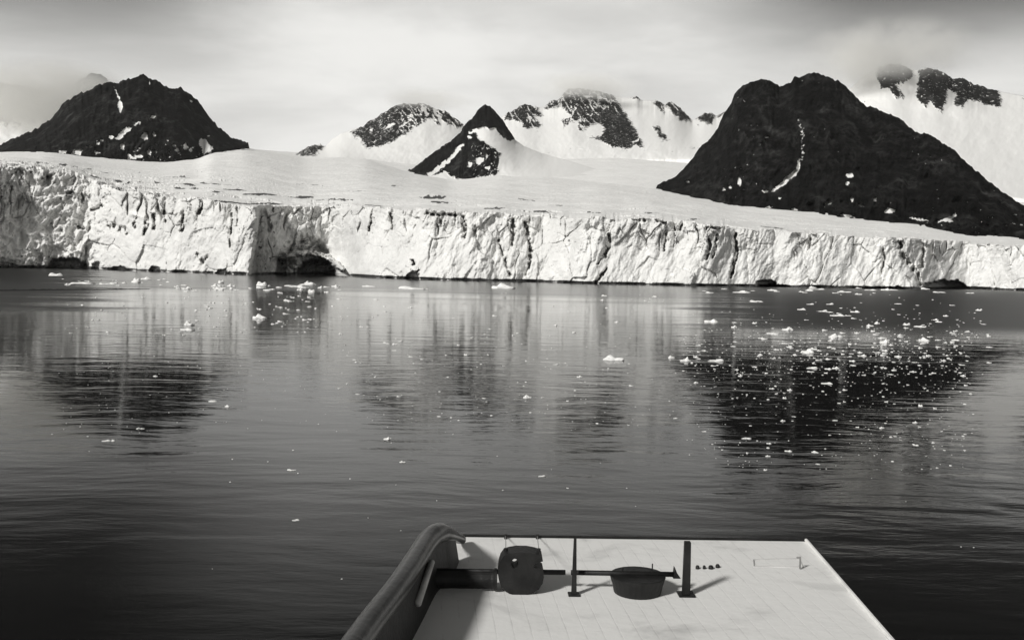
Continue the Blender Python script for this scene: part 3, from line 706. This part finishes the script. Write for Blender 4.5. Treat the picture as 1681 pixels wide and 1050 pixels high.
# the ones a viewer would point at
for a in [
    (42, 826, 473, 'l', 'long white floe with a raised right end below the middle of the ice cliff'),
    (22, 430, 468, 'l', 'lumpy white floe beside the row of floes below the ice cave'),
    (24, 479, 469, 'f', 'flat white floe in the row below the ice cave'),
    (20, 503, 467, 'f', 'small flat floe at the right of the row below the ice cave'),
    (28, 605, 470, 'f', 'low peaked white floe right of the ice cave'),
    (42, 680, 474, 'f', 'broad thin slab of ice below the speckled cleft in the cliff'),
    (32, 138, 465, 'f', 'spread white floe just beyond the dark spit'),
    (18, 180, 466, 'f', 'smaller floe on the far side of the dark spit'),
    (18, 224, 463, 'l', 'lumpy floe beyond the tip of the dark spit'),
    (26, 92, 452, 'l', 'pale ice lump under the dark left end of the cliff'),
    (17, 240, 458, 'f', 'flat floe right behind the lumpy one at the spit tip'),
    (16, 311, 533, 't', 'upright pointed white ice chunk in the left water'),
    (21, 309, 541, 'f', 'flat ice slab lying in front of the upright pointed chunk'),
    (24, 426, 522, 'l', 'thick white floe at the left end of the cluster in the mid water'),
    (20, 1241, 495, 'f', 'lone bright slab of ice above the drift at the right'),
    (21, 1169, 528, 'f', 'thin bright slab left of the two stacked floes'),
    (11, 1205, 537, 'l', 'thick lower floe of the pair that sits close together'),
    (9, 1206, 529, 'f', 'upper floe of the pair that sits close together'),
    (20, 1293, 541, 'l', 'thick oval floe above the dense drift'),
    (21, 1268, 547, 'f', 'thin dumbbell shaped slab left of the thick oval floe'),
    (13, 1316, 508, 'f', 'small bright bar of ice between the lone slab and the long one'),
    (22, 1375, 518, 'f', 'long pale slab under two short floes at the right'),
    (13, 1350, 511, 'f', 'short floe at the left of the two above the long pale slab'),
    (12, 1362, 512, 'f', 'short floe at the right of the two above the long pale slab'),
    (14, 1405, 512, 'f', 'bright wedge of ice right of the long pale slab'),
    (14, 1428, 535, 'l', 'white floe beside a small upright lump at the right'),
    (9, 1440, 531, 't', 'small upright ice lump beside a white floe'),
    (13, 1488, 533, 'l', 'rounded floe near the top of the right drift'),
    (19, 1510, 536, 'f', 'flat floe at the upper right of the drift'),
    (18, 1452, 562, 'l', 'bright arrow shaped floe in the right drift'),
    (17, 1517, 559, 'l', 'bright sloping floe at the right of the drift'),
    (21, 1371, 553, 'l', 'wide white floe in the upper middle of the drift'),
    (26, 1326, 578, 'l', 'largest heaped floe in the middle of the drift'),
    (22, 1174, 592, 'f', 'flat bright floe at the left end of the drift'),
    (13, 1102, 587, 'l', 'white lump leading the left end of the drift'),
    (16, 1125, 592, 't', 'peaked ice lump trailing a tail at the left end of the drift'),
    (17, 1358, 629, 'f', 'bright wedge shaped slab below the drift'),
    (15, 1332, 604, 'f', 'bright floe just under the middle of the drift'),
    (10, 1372, 604, 'l', 'round floe right of the bright one under the drift'),
    (15, 1226, 719, 'f', 'bright floe lying alone low in the dark right water'),
    (11, 1295, 740, 'f', 'thin bright floe low in the dark right water'),
    (11, 1338, 742, 'l', 'small lump lowest in the dark right water'),
    (32, 1005, 590, 'f', 'jagged pale ice piece with a spike in the middle water'),
    (17, 866, 652, 'l', 'rounded white lump in the middle of the water'),
    (16, 349, 658, 'f', 'thin white floe left of a round one in the left water'),
    (10, 373, 667, 'l', 'round white floe right of a thin one in the left water'),
    (12, 175, 723, 'f', 'bright floe beside its small companion in the dark left water'),
    (7, 186, 723, 'l', 'small companion right of a bright floe in the dark left water'),
    (7, 227, 703, 'l', 'left one of two tiny floes lying side by side'),
    (6, 234, 703, 'l', 'right one of two tiny floes lying side by side'),
    (8, 255, 617, 'l', 'single bright speck of ice in the dark left water'),
    (16, 636, 720, 'l', 'pale glassy ice lump in the grey water left of the middle'),
    (9, 661, 758, 'l', 'little pale lump below the glassy one'),
    (12, 479, 771, 'f', 'thin tilted floe in the lower left water'),
    (11, 486, 853, 'f', 'small white floe above the empty water left of the ship'),
    (12, 638, 892, 'l', 'speckled ice piece left of the ship rail'),
    (8, 625, 898, 'l', 'crumbs of ice beside the speckled piece near the ship'),
    (11, 889, 781, 'f', 'tiny bright floe in the water above the ship'),
]:
    put(*a)

def scatter(n, fx, fy, lo, hi_, label, group, pw=2.2, kinds='fffl'):
    for _ in range(n):
        x, y = fx(), fy()
        put(1.2 * lo + 1.05 * (hi_ - lo) * rng.random() ** (pw * .85), x, y, kinds[rng.integers(len(kinds))], label, group)

U = lambda a, b: (lambda: rng.uniform(a, b))
G = lambda a, b: (lambda: rng.normal(a, b))
GD = ('white ice fragment in the dense drift on the dark right water', 'ice fragments of the right drift')
scatter(130, U(1320, 1625), G(560, 36), 2.6, 10, *GD)
scatter(90, U(1230, 1500), G(576, 18), 2.6, 10, *GD)
scatter(50, U(1130, 1300), G(580, 26), 2.6, 8, *GD)
scatter(55, U(1440, 1580), G(585, 24), 2.6, 7, *GD)
scatter(150, U(1120, 1600), lambda: 606 + 165 * rng.random() ** 1.4, 2.2, 7.5, 'small white ice speck below the drift on the black right water', 'ice specks below the right drift', kinds='fl')
scatter(22, U(1330, 1600), lambda: 466 + rng.random() * 14 + 3, 8, 24, 'thin pale floe close under the right end of the ice cliff', 'floes under the right end of the cliff', kinds='f')
scatter(16, U(1150, 1340), U(474, 481), 6, 18, 'thin pale floe in the bright streak along the foot of the cliff', 'floes in the bright streak', kinds='f')
scatter(46, U(280, 560), G(472, 3.5), 4, 15, 'white floe in the loose row in front of the ice cave', 'floes in front of the ice cave')
scatter(20, U(100, 280), G(462, 4), 4, 10, 'small floe near the dark spit at the left', 'floes near the spit')
scatter(75, U(330, 520), lambda: 485 + rng.random() * 60, 2.5, 8, 'white ice bit in the mid water below the ice cave', 'ice bits below the cave')
scatter(70, U(100, 360), lambda: 480 + rng.random() * 75, 2.0, 6, 'tiny ice bit in the streaked left water', 'ice bits in the left water')
scatter(90, U(540, 830), lambda: 490 + rng.random() ** 1.3 * 200, 2.0, 8, 'ice bit in the grey water left of the middle reflections', 'ice bits left of the middle')
scatter(70, U(830, 1130), lambda: 480 + rng.random() ** 1.2 * 220, 2.0, 8, 'ice bit in the grey water right of the middle reflections', 'ice bits right of the middle')
scatter(40, U(60, 1620), lambda: 690 + rng.random() * 260, 1.6, 4.0, 'tiny ice speck scattered in the near water', 'ice specks in the near water', kinds='l')

floes = [f for f in floes if not (870 < f[2] and 600 < f[1] < 1420)]
floes.sort(key=lambda f: (f[4] is None or f[5] is not None, -f[0]))
IND = floes[:298]; REST = floes[298:]

def floe_place(px, x, y):
    p = PZ(x, y + 0.5, 0.0)
    return p, px * float(np.linalg.norm(p - CAM)) / F

for i, (px, x, y, kind, label, group) in enumerate(IND):
    p, wd = floe_place(px, x, y)
    src = {'f': FLAT, 'l': LUMP, 't': TALL}[kind]
    o = bpy.data.objects.new('ice_floe', src[i % len(src)])
    k = wd * (0.93 if kind != 't' else 0.9)
    o.location = p
    o.scale = (k, min(k, 1.6 + k * 0.5), k * (0.8 + 0.4 * rng.random()) * (0.62 if wd > 5 else 1.0))
    o.rotation_euler = (0, 0, rng.uniform(-0.35, 0.35) + (math.pi if rng.random() < .5 else 0))
    link(o)
    tag(o, label, 'ice floe', group or 'floes adrift in front of the glacier')

def build_brash():
    vs, fs = [], []
    small = [floe_mesh(60 + k, 0.7, 2, 1) for k in range(4)]
    tmpl = []
    for me in small:
        tmpl.append((np.array([v.co[:] for v in me.vertices]), [tuple(p.vertices) for p in me.polygons]))
    def add(px, x, y):
        p, wd = floe_place(px, x, y)
        tv, tf = tmpl[rng.integers(4)]
        a = rng.uniform(0, 6.28); c_, s_ = math.cos(a), math.sin(a)
        q = tv * wd
        q = np.stack([q[:, 0] * c_ - q[:, 1] * s_, q[:, 0] * s_ + q[:, 1] * c_, q[:, 2]], 1) + p
        b = len(vs)
        vs.extend(map(tuple, q)); fs.extend(tuple(i + b for i in f) for f in tf)
    for f in REST: add(f[0], f[1], f[2])
    for _ in range(520): add(rng.uniform(1.4, 3.4), rng.uniform(1120, 1595), rng.normal(572, 36))
    for _ in range(260): add(rng.uniform(1.2, 2.8), rng.uniform(1130, 1590), 600 + 170 * rng.random() ** 1.4)
    for _ in range(420): add(rng.uniform(1.2, 2.8), rng.uniform(90, 1130), 480 + rng.random() ** 1.3 * 230)
    me = bpy.data.meshes.new('brash_ice')
    me.from_pydata(vs, [], fs); me.materials.append(M_floe)
    return tag(link(bpy.data.objects.new('brash_ice', me)), 'fine crumbs of ice strewn over the water between the floes', 'brash ice', kind='stuff')
build_brash()

# ------------------------------------------------------------------ cloud on the summits
def build_cloud(name, label, x, y, d, rx, ry, rd, dens, bright, seed, scale, thr=0.5, g=-0.45):
    m, n = new_mat(name + '_vapour')
    tc = n.n('ShaderNodeTexCoord').outputs['Object']
    r = n.n('ShaderNodeVectorMath', {0: tc}, operation='LENGTH').outputs['Value']
    wp = n.n('ShaderNodeNewGeometry').outputs['Position']
    nz = n.noise(n.mapping(wp, (scale, scale, scale * 1.5), (seed, seed * 2, 0)), 1.0, 4, 0.55, 0.3)
    fall = n.ramp(r, 0.25, 1.0, 1.0, 0.0)
    a = n.math('MULTIPLY', fall, n.ramp(nz, thr - 0.14, thr + 0.2))
    dn = n.math('MULTIPLY', a, dens)
    v = n.n('ShaderNodeVolumePrincipled', {'Color': grey(bright), 'Density': dn, 'Anisotropy': g})
    n.n('ShaderNodeOutputMaterial', {'Volume': v.outputs[0]})
    me = bpy.data.meshes.new(name)
    bm = bmesh.new(); bmesh.ops.create_icosphere(bm, subdivisions=3, radius=1.0); bm.to_mesh(me); bm.free()
    me.materials.append(m)
    o = link(bpy.data.objects.new(name, me))
    o.location = PD(np.array(x), np.array(y), d)
    o.scale = (rx * d / F, rd, ry * d / F)
    return tag(o, label, 'cloud', kind='stuff')

build_cloud('cloud', 'grey cloud wrapping the snow slope at the upper right', 1450, 92, 2650, 150, 62, 330, 0.016, 0.85, 3.0, 0.006, 0.5, -0.1)
build_cloud('cloud', 'cloud cap on the middle range', 955, 146, 3650, 110, 26, 260, 0.010, 0.98, 7.0, 0.006, 0.45)
build_cloud('cloud', 'wisp of cloud on the far left peak', 700, 164, 3320, 90, 18, 200, 0.010, 0.95, 9.0, 0.007, 0.45)
build_cloud('cloud', 'mist around the grey peak behind the left mountain', 80, 165, 2450, 170, 75, 150, 0.03, 0.95, 5.0, 0.006, 0.40)

# ------------------------------------------------------------------ thin sea air
def build_haze():
    m, n = new_mat('sea_air')
    v = n.n('ShaderNodeVolumePrincipled', {'Color': grey(0.95), 'Density': 0.000011, 'Anisotropy': 0.1})
    n.n('ShaderNodeOutputMaterial', {'Volume': v.outputs[0]})
    bm = bmesh.new(); bmesh.ops.create_cube(bm, size=1.0)
    me = bpy.data.meshes.new('haze'); bm.to_mesh(me); bm.free(); me.materials.append(m)
    o = link(bpy.data.objects.new('haze', me))
    o.scale = (18400, 11400, 1412); o.location = (0, 4000, 694)
    tag(o, 'thin pale sea air paling the farthest peaks', kind='stuff')
build_haze()

# ------------------------------------------------------------------ the ship under the camera: its white after deck
def V3(p): return Vector((float(p[0]), float(p[1]), float(p[2])))

DZ = 7.0
def dk(x, y, z=DZ): return V3(PZ(float(x), float(y), z))

def mesh_obj(name, bm, mat, parent, smooth_=False, bevel=0.0):
    me = bpy.data.meshes.new(name)
    bmesh.ops.remove_doubles(bm, verts=bm.verts, dist=1e-5)
    bmesh.ops.recalc_face_normals(bm, faces=bm.faces)
    if bevel:
        bmesh.ops.bevel(bm, geom=[e for e in bm.edges if len(e.link_faces) == 2 and e.calc_face_angle() > 0.6], offset=bevel, segments=2, affect='EDGES', clamp_overlap=True)
    bm.to_mesh(me); bm.free()
    for p in me.polygons: p.use_smooth = smooth_
    me.materials.append(mat)
    return link(bpy.data.objects.new(name, me), parent)

def prism(bm, pts, vec):
    a = [bm.verts.new(p) for p in pts]; b = [bm.verts.new(p + vec) for p in pts]
    n_ = len(pts)
    bm.faces.new(a); bm.faces.new(b[::-1])
    for i in range(n_):
        bm.faces.new((a[i], a[(i + 1) % n_], b[(i + 1) % n_], b[i]))

def tube(bm, path, r, seg=14):
    rings = []
    rr = r if isinstance(r, (list, tuple)) else [r] * len(path)
    for i, p in enumerate(path):
        t = (path[min(i + 1, len(path) - 1)] - path[max(i - 1, 0)]).normalized()
        u = t.cross(Vector((0, 0, 1)))
        if u.length < 1e-3: u = t.cross(Vector((0, 1, 0)))
        u.normalize(); v = u.cross(t).normalized()
        rings.append([bm.verts.new(p + (u * math.cos(a) + v * math.sin(a)) * rr[i]) for a in [2 * math.pi * k / seg for k in range(seg)]])
    for a, b in zip(rings[:-1], rings[1:]):
        for k in range(seg):
            bm.faces.new((a[k], a[(k + 1) % seg], b[(k + 1) % seg], b[k]))
    bm.faces.new(rings[0]); bm.faces.new(rings[-1][::-1])

def catmull(P, n_=6):
    out = []
    for i in range(len(P) - 1):
        p0, p1, p2, p3 = P[max(i - 1, 0)], P[i], P[i + 1], P[min(i + 2, len(P) - 1)]
        for k in range(n_):
            t = k / n_
            out.append(0.5 * ((2 * p1) + (p2 - p0) * t + (2 * p0 - 5 * p1 + 4 * p2 - p3) * t * t + (3 * p1 - p0 - 3 * p2 + p3) * t ** 3))
    out.append(P[-1]); return out

def deck_paint():
    m, n = new_mat('white_deck_paint')
    tc = n.n('ShaderNodeTexCoord').outputs['Object']
    big = n.ramp(n.noise(tc, 0.9, 5, 0.6, 0.5), 0.52, 0.75)
    sc = n.ramp(n.noise(n.mapping(tc, (3, 12, 3)), 1.0, 6, 0.7), 0.55, 0.8)
    col = n.mix(n.math('MULTIPLY', big, 0.7), grey(0.82), grey(0.36))
    col = n.mix(n.math('MULTIPLY', sc, 0.25), col, grey(0.4))
    br = n.n('ShaderNodeTexBrick', {'Vector': n.mapping(tc, (1, 1, 1), (0.13, 0.2, 0), (0, 0, 1.57 - 0.085)), 'Color1': (1, 1, 1, 1), 'Color2': (1, 1, 1, 1), 'Mortar': (0, 0, 0, 1), 'Scale': 1.0, 'Mortar Size': 0.006, 'Brick Width': 3.2, 'Row Height': 0.145})
    seam = br.outputs['Color']
    worn = n.ramp(n.noise(tc, 2.3, 5, 0.7), 0.45, 0.7, 0.0, 0.22)
    col = n.mix(n.math('MULTIPLY', n.math('SUBTRACT', 1.0, seam), worn), col, grey(0.16))
    spots = n.ramp(n.noise(tc, 26, 3, 0.6), 0.70, 0.78, 0, 0.5)
    col = n.mix(n.math('MULTIPLY', spots, worn), col, grey(0.12))
    b = n.n('ShaderNodeBump', {'Height': n.math('ADD', n.noise(tc, 9, 4), n.math('MULTIPLY', seam, 0.5)), 'Strength': 0.5, 'Distance': 0.01})
    finish(n, n.n('ShaderNodeBsdfPrincipled', {'Base Color': col, 'Roughness': 0.6, 'Specular IOR Level': 0.3, 'Normal': b.outputs[0]}).outputs[0])
    return m
M_deck = deck_paint()
M_hull = simple_mat('dark_hull_paint', 0.03, 0.5, 0.3, 1.0, 0.01)
M_iron = simple_mat('black_iron', 0.012, 0.55, 0.5, 5.0, 0.006, spec=0.3)
M_wood = simple_mat('varnished_dark_rail', 0.030, 0.32, 0.4, 3.0, 0.004)
M_strake = simple_mat('weathered_grey_timber', 0.16, 0.7, 0.4, 3.0, 0.006)
M_light = simple_mat('light_grey_paint', 0.5, 0.6, 0.25, 3.0, 0.004)
M_grey = simple_mat('grey_paint', 0.22, 0.6, 0.3, 3.0, 0.004)

def build_ship():
    FL, FR = dk(712, 880), dk(1325, 888)
    NL, NR = dk(525, 1150), dk(1550, 1150)
    BL, BR = FL + (NL - FL) * 3.4, FR + (NR - FR) * 3.4
    BR.y = BL.y
    ship = bpy.data.objects.new('ship', None); link(ship)
    ship.location = (0.4, 3.0, 0.0)
    tag(ship, 'white painted after deck of a ship with dark rail and winch', 'ship')
    bpy.context.view_layer.update()
    inv = Matrix.Translation(-ship.location)
    def part(name, bm, mat, parent=ship, smooth_=False, bevel=0.0):
        bmesh.ops.transform(bm, matrix=inv, verts=bm.verts)
        return mesh_obj(name, bm, mat, parent, smooth_, bevel)
    e1 = (FR - FL).normalized(); e2 = Vector((-e1.y, e1.x, 0)); ez = Vector((0, 0, 1))
    bm = bmesh.new(); prism(bm, [FL, FR, BR, BL], Vector((0, 0, -0.10))); part('deck', bm, M_deck, bevel=0.006)
    ins = [FL + e1 * .05 - e2 * .05, FR - e1 * .05 - e2 * .05, BR - e1 * .05, BL + e1 * .05]
    bm = bmesh.new(); prism(bm, [p + Vector((0, 0, -0.103)) for p in ins], Vector((0, 0, -7.6))); part('hull', bm, M_hull)
    # dark strip and weathered strake outboard of the after edge
    a, b = FL + e2 * .004, FR + e2 * .004
    bm = bmesh.new(); prism(bm, [a, b, b + e2 * .035, a + e2 * .035], Vector((0, 0, 0.022))); part('edge_strip', bm, M_iron, bevel=0.004)
    a = dk(728, 879) + e2 * .045; b = dk(1140, 884.5) + e2 * .045
    bm = bmesh.new(); prism(bm, [a + ez * -.08, b + ez * -.08, b + e2 * .03 + ez * -.08, a + e2 * .13 + ez * -.08], Vector((0, 0, 0.06))); part('rubbing_strake', bm, M_strake, bevel=0.008)
    # white coaming along the right edge
    sd_ = (NR - FR).normalized(); nr_ = Vector((sd_.y, -sd_.x, 0))
    if nr_.x > 0: nr_ = -nr_
    bm = bmesh.new(); prism(bm, [FR + ez * .002, BR + ez * .002, BR + nr_ * .03 + ez * .002, FR + nr_ * .03 + ez * .002], Vector((0, 0, 0.03))); part('coaming', bm, M_deck, bevel=0.006)
    # left bulwark: dark rounded rail on a dark wall, dropping to the deck at the corner
    RZ = DZ + 0.48
    P = [dk(x, y, RZ) for x, y in [(395, 1330), (525, 1142), (600, 1033), (650, 967), (680, 922), (700, 890), (712, 878)]]
    P += [dk(722, 874, RZ - .03), dk(733, 876, RZ - .10), dk(745, 880, DZ + .2), dk(758, 885, DZ + .06)]
    path = catmull(P, 6)
    rad = [0.095] * (len(path) - 20) + [0.095 - 0.05 * k / 20 for k in range(20)]
    bm = bmesh.new(); tube(bm, path, rad, 18); rail = part('rail', bm, M_wood, smooth_=True)
    bm = bmesh.new()
    wall = [p for p in path[:-8]]
    top = [p + Vector((0, 0, -.02)) for p in wall]; bot = [Vector((p.x + .05, p.y, DZ - .05)) for p in wall]
    tv = [bm.verts.new(p) for p in top]; bv = [bm.verts.new(p) for p in bot]
    tv2 = [bm.verts.new(p + e1 * .04) for p in top]; bv2 = [bm.verts.new(p + e1 * .04) for p in bot]
    for i in range(len(wall) - 1):
        bm.faces.new((tv[i], tv[i + 1], bv[i + 1], bv[i])); bm.faces.new((tv2[i], bv2[i], bv2[i + 1], tv2[i + 1]))
        bm.faces.new((tv[i], tv2[i], tv2[i + 1], tv[i + 1]))
    part('bulwark', bm, M_iron)
    # a grey stay leaning inside the bulwark
    bm = bmesh.new(); tube(bm, [dk(676, 990, DZ + .22) + e1 * .05, dk(699, 922, DZ + .36) + e1 * .05], 0.03, 10); part('brace', bm, M_light, smooth_=True)
    # two posts standing on the deck
    for (bx, by, ty, hw, tw) in [(942, 976, 890, .024, .012), (1126, 976, 896, .034, .028)]:
        base_ = dk(bx, by); dist = (base_ - Vector(CAM)).length
        h_ = (by - ty) / F * dist * 1.06
        bm = bmesh.new()
        lo_ = [base_ + e1 * sx * hw + e2 * sy * hw for sx, sy in ((-1, -1), (1, -1), (1, 1), (-1, 1))]
        hi2 = [base_ + e1 * sx * tw + e2 * sy * tw + ez * h_ for sx, sy in ((-1, -1), (1, -1), (1, 1), (-1, 1))]
        lv = [bm.verts.new(p) for p in lo_]; hv = [bm.verts.new(p) for p in hi2]
        bm.faces.new(lv); bm.faces.new(hv[::-1])
        for i in range(4): bm.faces.new((lv[i], lv[(i + 1) % 4], hv[(i + 1) % 4], hv[i]))
        post = part('post', bm, M_iron, bevel=0.004)
        bm = bmesh.new(); prism(bm, [base_ + e1 * sx * hw * 2.2 + e2 * sy * hw * 2.2 for sx, sy in ((-1, -1), (1, -1), (1, 1), (-1, 1))], ez * .015)
        mesh = part('foot_plate', bm, M_iron, post, bevel=0.003)
    # bolts, small eye plate, hatch outline on the deck
    for x, y, r_ in [(1145, 933, .020), (1156, 933, .016), (1167, 933, .026), (1178, 931, .022)]:
        c = dk(x, y)
        bm = bmesh.new(); tube(bm, [c + ez * -.004, c + ez * .02, c + ez * .034], [r_, r_, r_ * .6], 12); part('bolt', bm, M_iron, smooth_=True)
    h0 = [dk(1237, 919), dk(1312, 917), dk(1318, 931), dk(1238, 930)]
    bm = bmesh.new()
    for i in range(4):
        tube(bm, [h0[i] + ez * .003, h0[(i + 1) % 4] + ez * .003], .008, 6)
    part('hatch_frame', bm, M_light)
    bm = bmesh.new(); tube(bm, [dk(1313, 934) + ez * .01, dk(1313, 934) + ez * .13], .009, 8); tube(bm, [dk(1313, 934) + ez * .12, dk(1307, 934) + ez * .12], .009, 8); part('eye_bolt', bm, M_grey)
    for x in (830, 882):
        c = dk(x, 884)
        bm = bmesh.new(); tube(bm, [c, c + ez * .05], .016, 8); part('cleat', bm, M_iron)

    # ---------- winch bolted to the deck
    wroot = ship
    c = dk(855, 969)                       # middle of the casing at deck level
    dist = (c - Vector(CAM)).length
    k = dist / F
    def wp(px, hgt, off=0.0):              # px to the right of the casing middle, pixel height above the deck line
        return c + e1 * (px * k) + ez * (hgt * k * 1.05) + e2 * off
    prof = [(-14, 0), (-24, 4), (-31, 11), (-35, 20), (-37, 30), (-36, 42), (-33, 52), (-28, 59), (-20, 62), (-8, 64), (8, 64), (20, 62), (27, 60), (32, 56), (33, 51), (26, 49)]
    prof += [(20, 47), (17, 43), (20, 40), (31, 39), (34, 37), (35, 27), (33, 17), (27, 8), (19, 3), (10, 0)]
    hole = [(-17 + 0, 0)]
    bm = bmesh.new()
    # casing plate outline with the notch at its right and an oval eye: two half plates meet at the eye
    hx, hy, hw_, hh_ = -11, 47, 5.5, 7.5
    eye = [(hx + hw_ * math.cos(a), hy + hh_ * math.sin(a)) for a in [2 * math.pi * i / 16 for i in range(16)]]
    th = 0.22
    loops = []
    for off in (-th / 2, th / 2):
        ov = [bm.verts.new(wp(x, y, off)) for x, y in prof]; ev = [bm.verts.new(wp(x, y, off)) for x, y in eye]
        loops.append((ov, ev))
        es = [bm.edges.new((ov[i], ov[(i + 1) % len(ov)])) for i in range(len(ov))] + [bm.edges.new((ev[i], ev[(i + 1) % 16])) for i in range(16)]
        bmesh.ops.triangle_fill(bm, use_beauty=True, edges=es)
    (o0, h0_), (o1, h1_) = loops
    for L0, L1 in ((o0, o1), (h0_, h1_)):
        for i in range(len(L0)):
            bm.faces.new((L0[i], L0[(i + 1) % len(L0)], L1[(i + 1) % len(L1)], L1[i]))
    winch = part('winch', bm, M_iron, wroot)
    def wpart(name, bm_, mat, smooth_=False, bevel=0.0):
        bmesh.ops.transform(bm_, matrix=inv, verts=bm_.verts)
        return mesh_obj(name, bm_, mat, winch, smooth_, bevel)
    bm = bmesh.new(); tube(bm, [wp(-145, 29), wp(70, 29)], .024, 12); wpart('shaft', bm, M_iron, True)
    bm = bmesh.new(); tube(bm, [wp(79, 29), wp(243, 28)], .024, 12); wpart('shaft', bm, M_iron, True)
    # left rope drum with flanges
    for x0, x1, r_ in [(-140, -38, .088)]:
        z0 = 17
        bm = bmesh.new()
        pr = [(x0, .05), (x0, r_ * 1.18), (x0 + 4, r_ * 1.18), (x0 + 6, r_), (x0 + 30, r_ * .96), (x1 - 10, r_ * .96), (x1 - 6, r_), (x1 - 4, r_ * 1.15), (x1, r_ * 1.15), (x1, .05)]
        tube(bm, [wp(a, z0) for a, _ in pr], [b for _, b in pr], 24); wpart('drum', bm, M_iron, False)
    # right warping drum, tapering downwards like a tub
    bm = bmesh.new()
    tube(bm, [wp(185, 0), wp(185, 12), wp(185, 25), wp(185, 27)], [.215, .23, .255, .255], 28); wpart('tub', bm, M_iron, False, 0.004)
    bm = bmesh.new(); prism(bm, [wp(241, 23, -.03), wp(253, 23, -.03), wp(247, 31, -.03), wp(243, 40, -.03)], e2 * .06); wpart('pawl', bm, M_iron)
    for x, y0, y1_ in [(208, 27, 44), (161, 27, 37)]:
        bm = bmesh.new(); tube(bm, [wp(x, y0), wp(x, y1_)], .006, 6); wpart('pin', bm, M_iron)
    for x, y in [(-25, 60), (27, 60)]:
        bm = bmesh.new(); tube(bm, [wp(x, y), wp(x, y + 5)], .018, 8); wpart('lug', bm, M_iron)
    # thin wires from the casing to the cleats at the edge
    for x, cx_ in [(-25, 830), (27, 882)]:
        bm = bmesh.new(); tube(bm, [wp(x, 64), dk(cx_, 884) + ez * .03], .0035, 6); wpart('wire', bm, M_grey)
    return ship
build_ship()
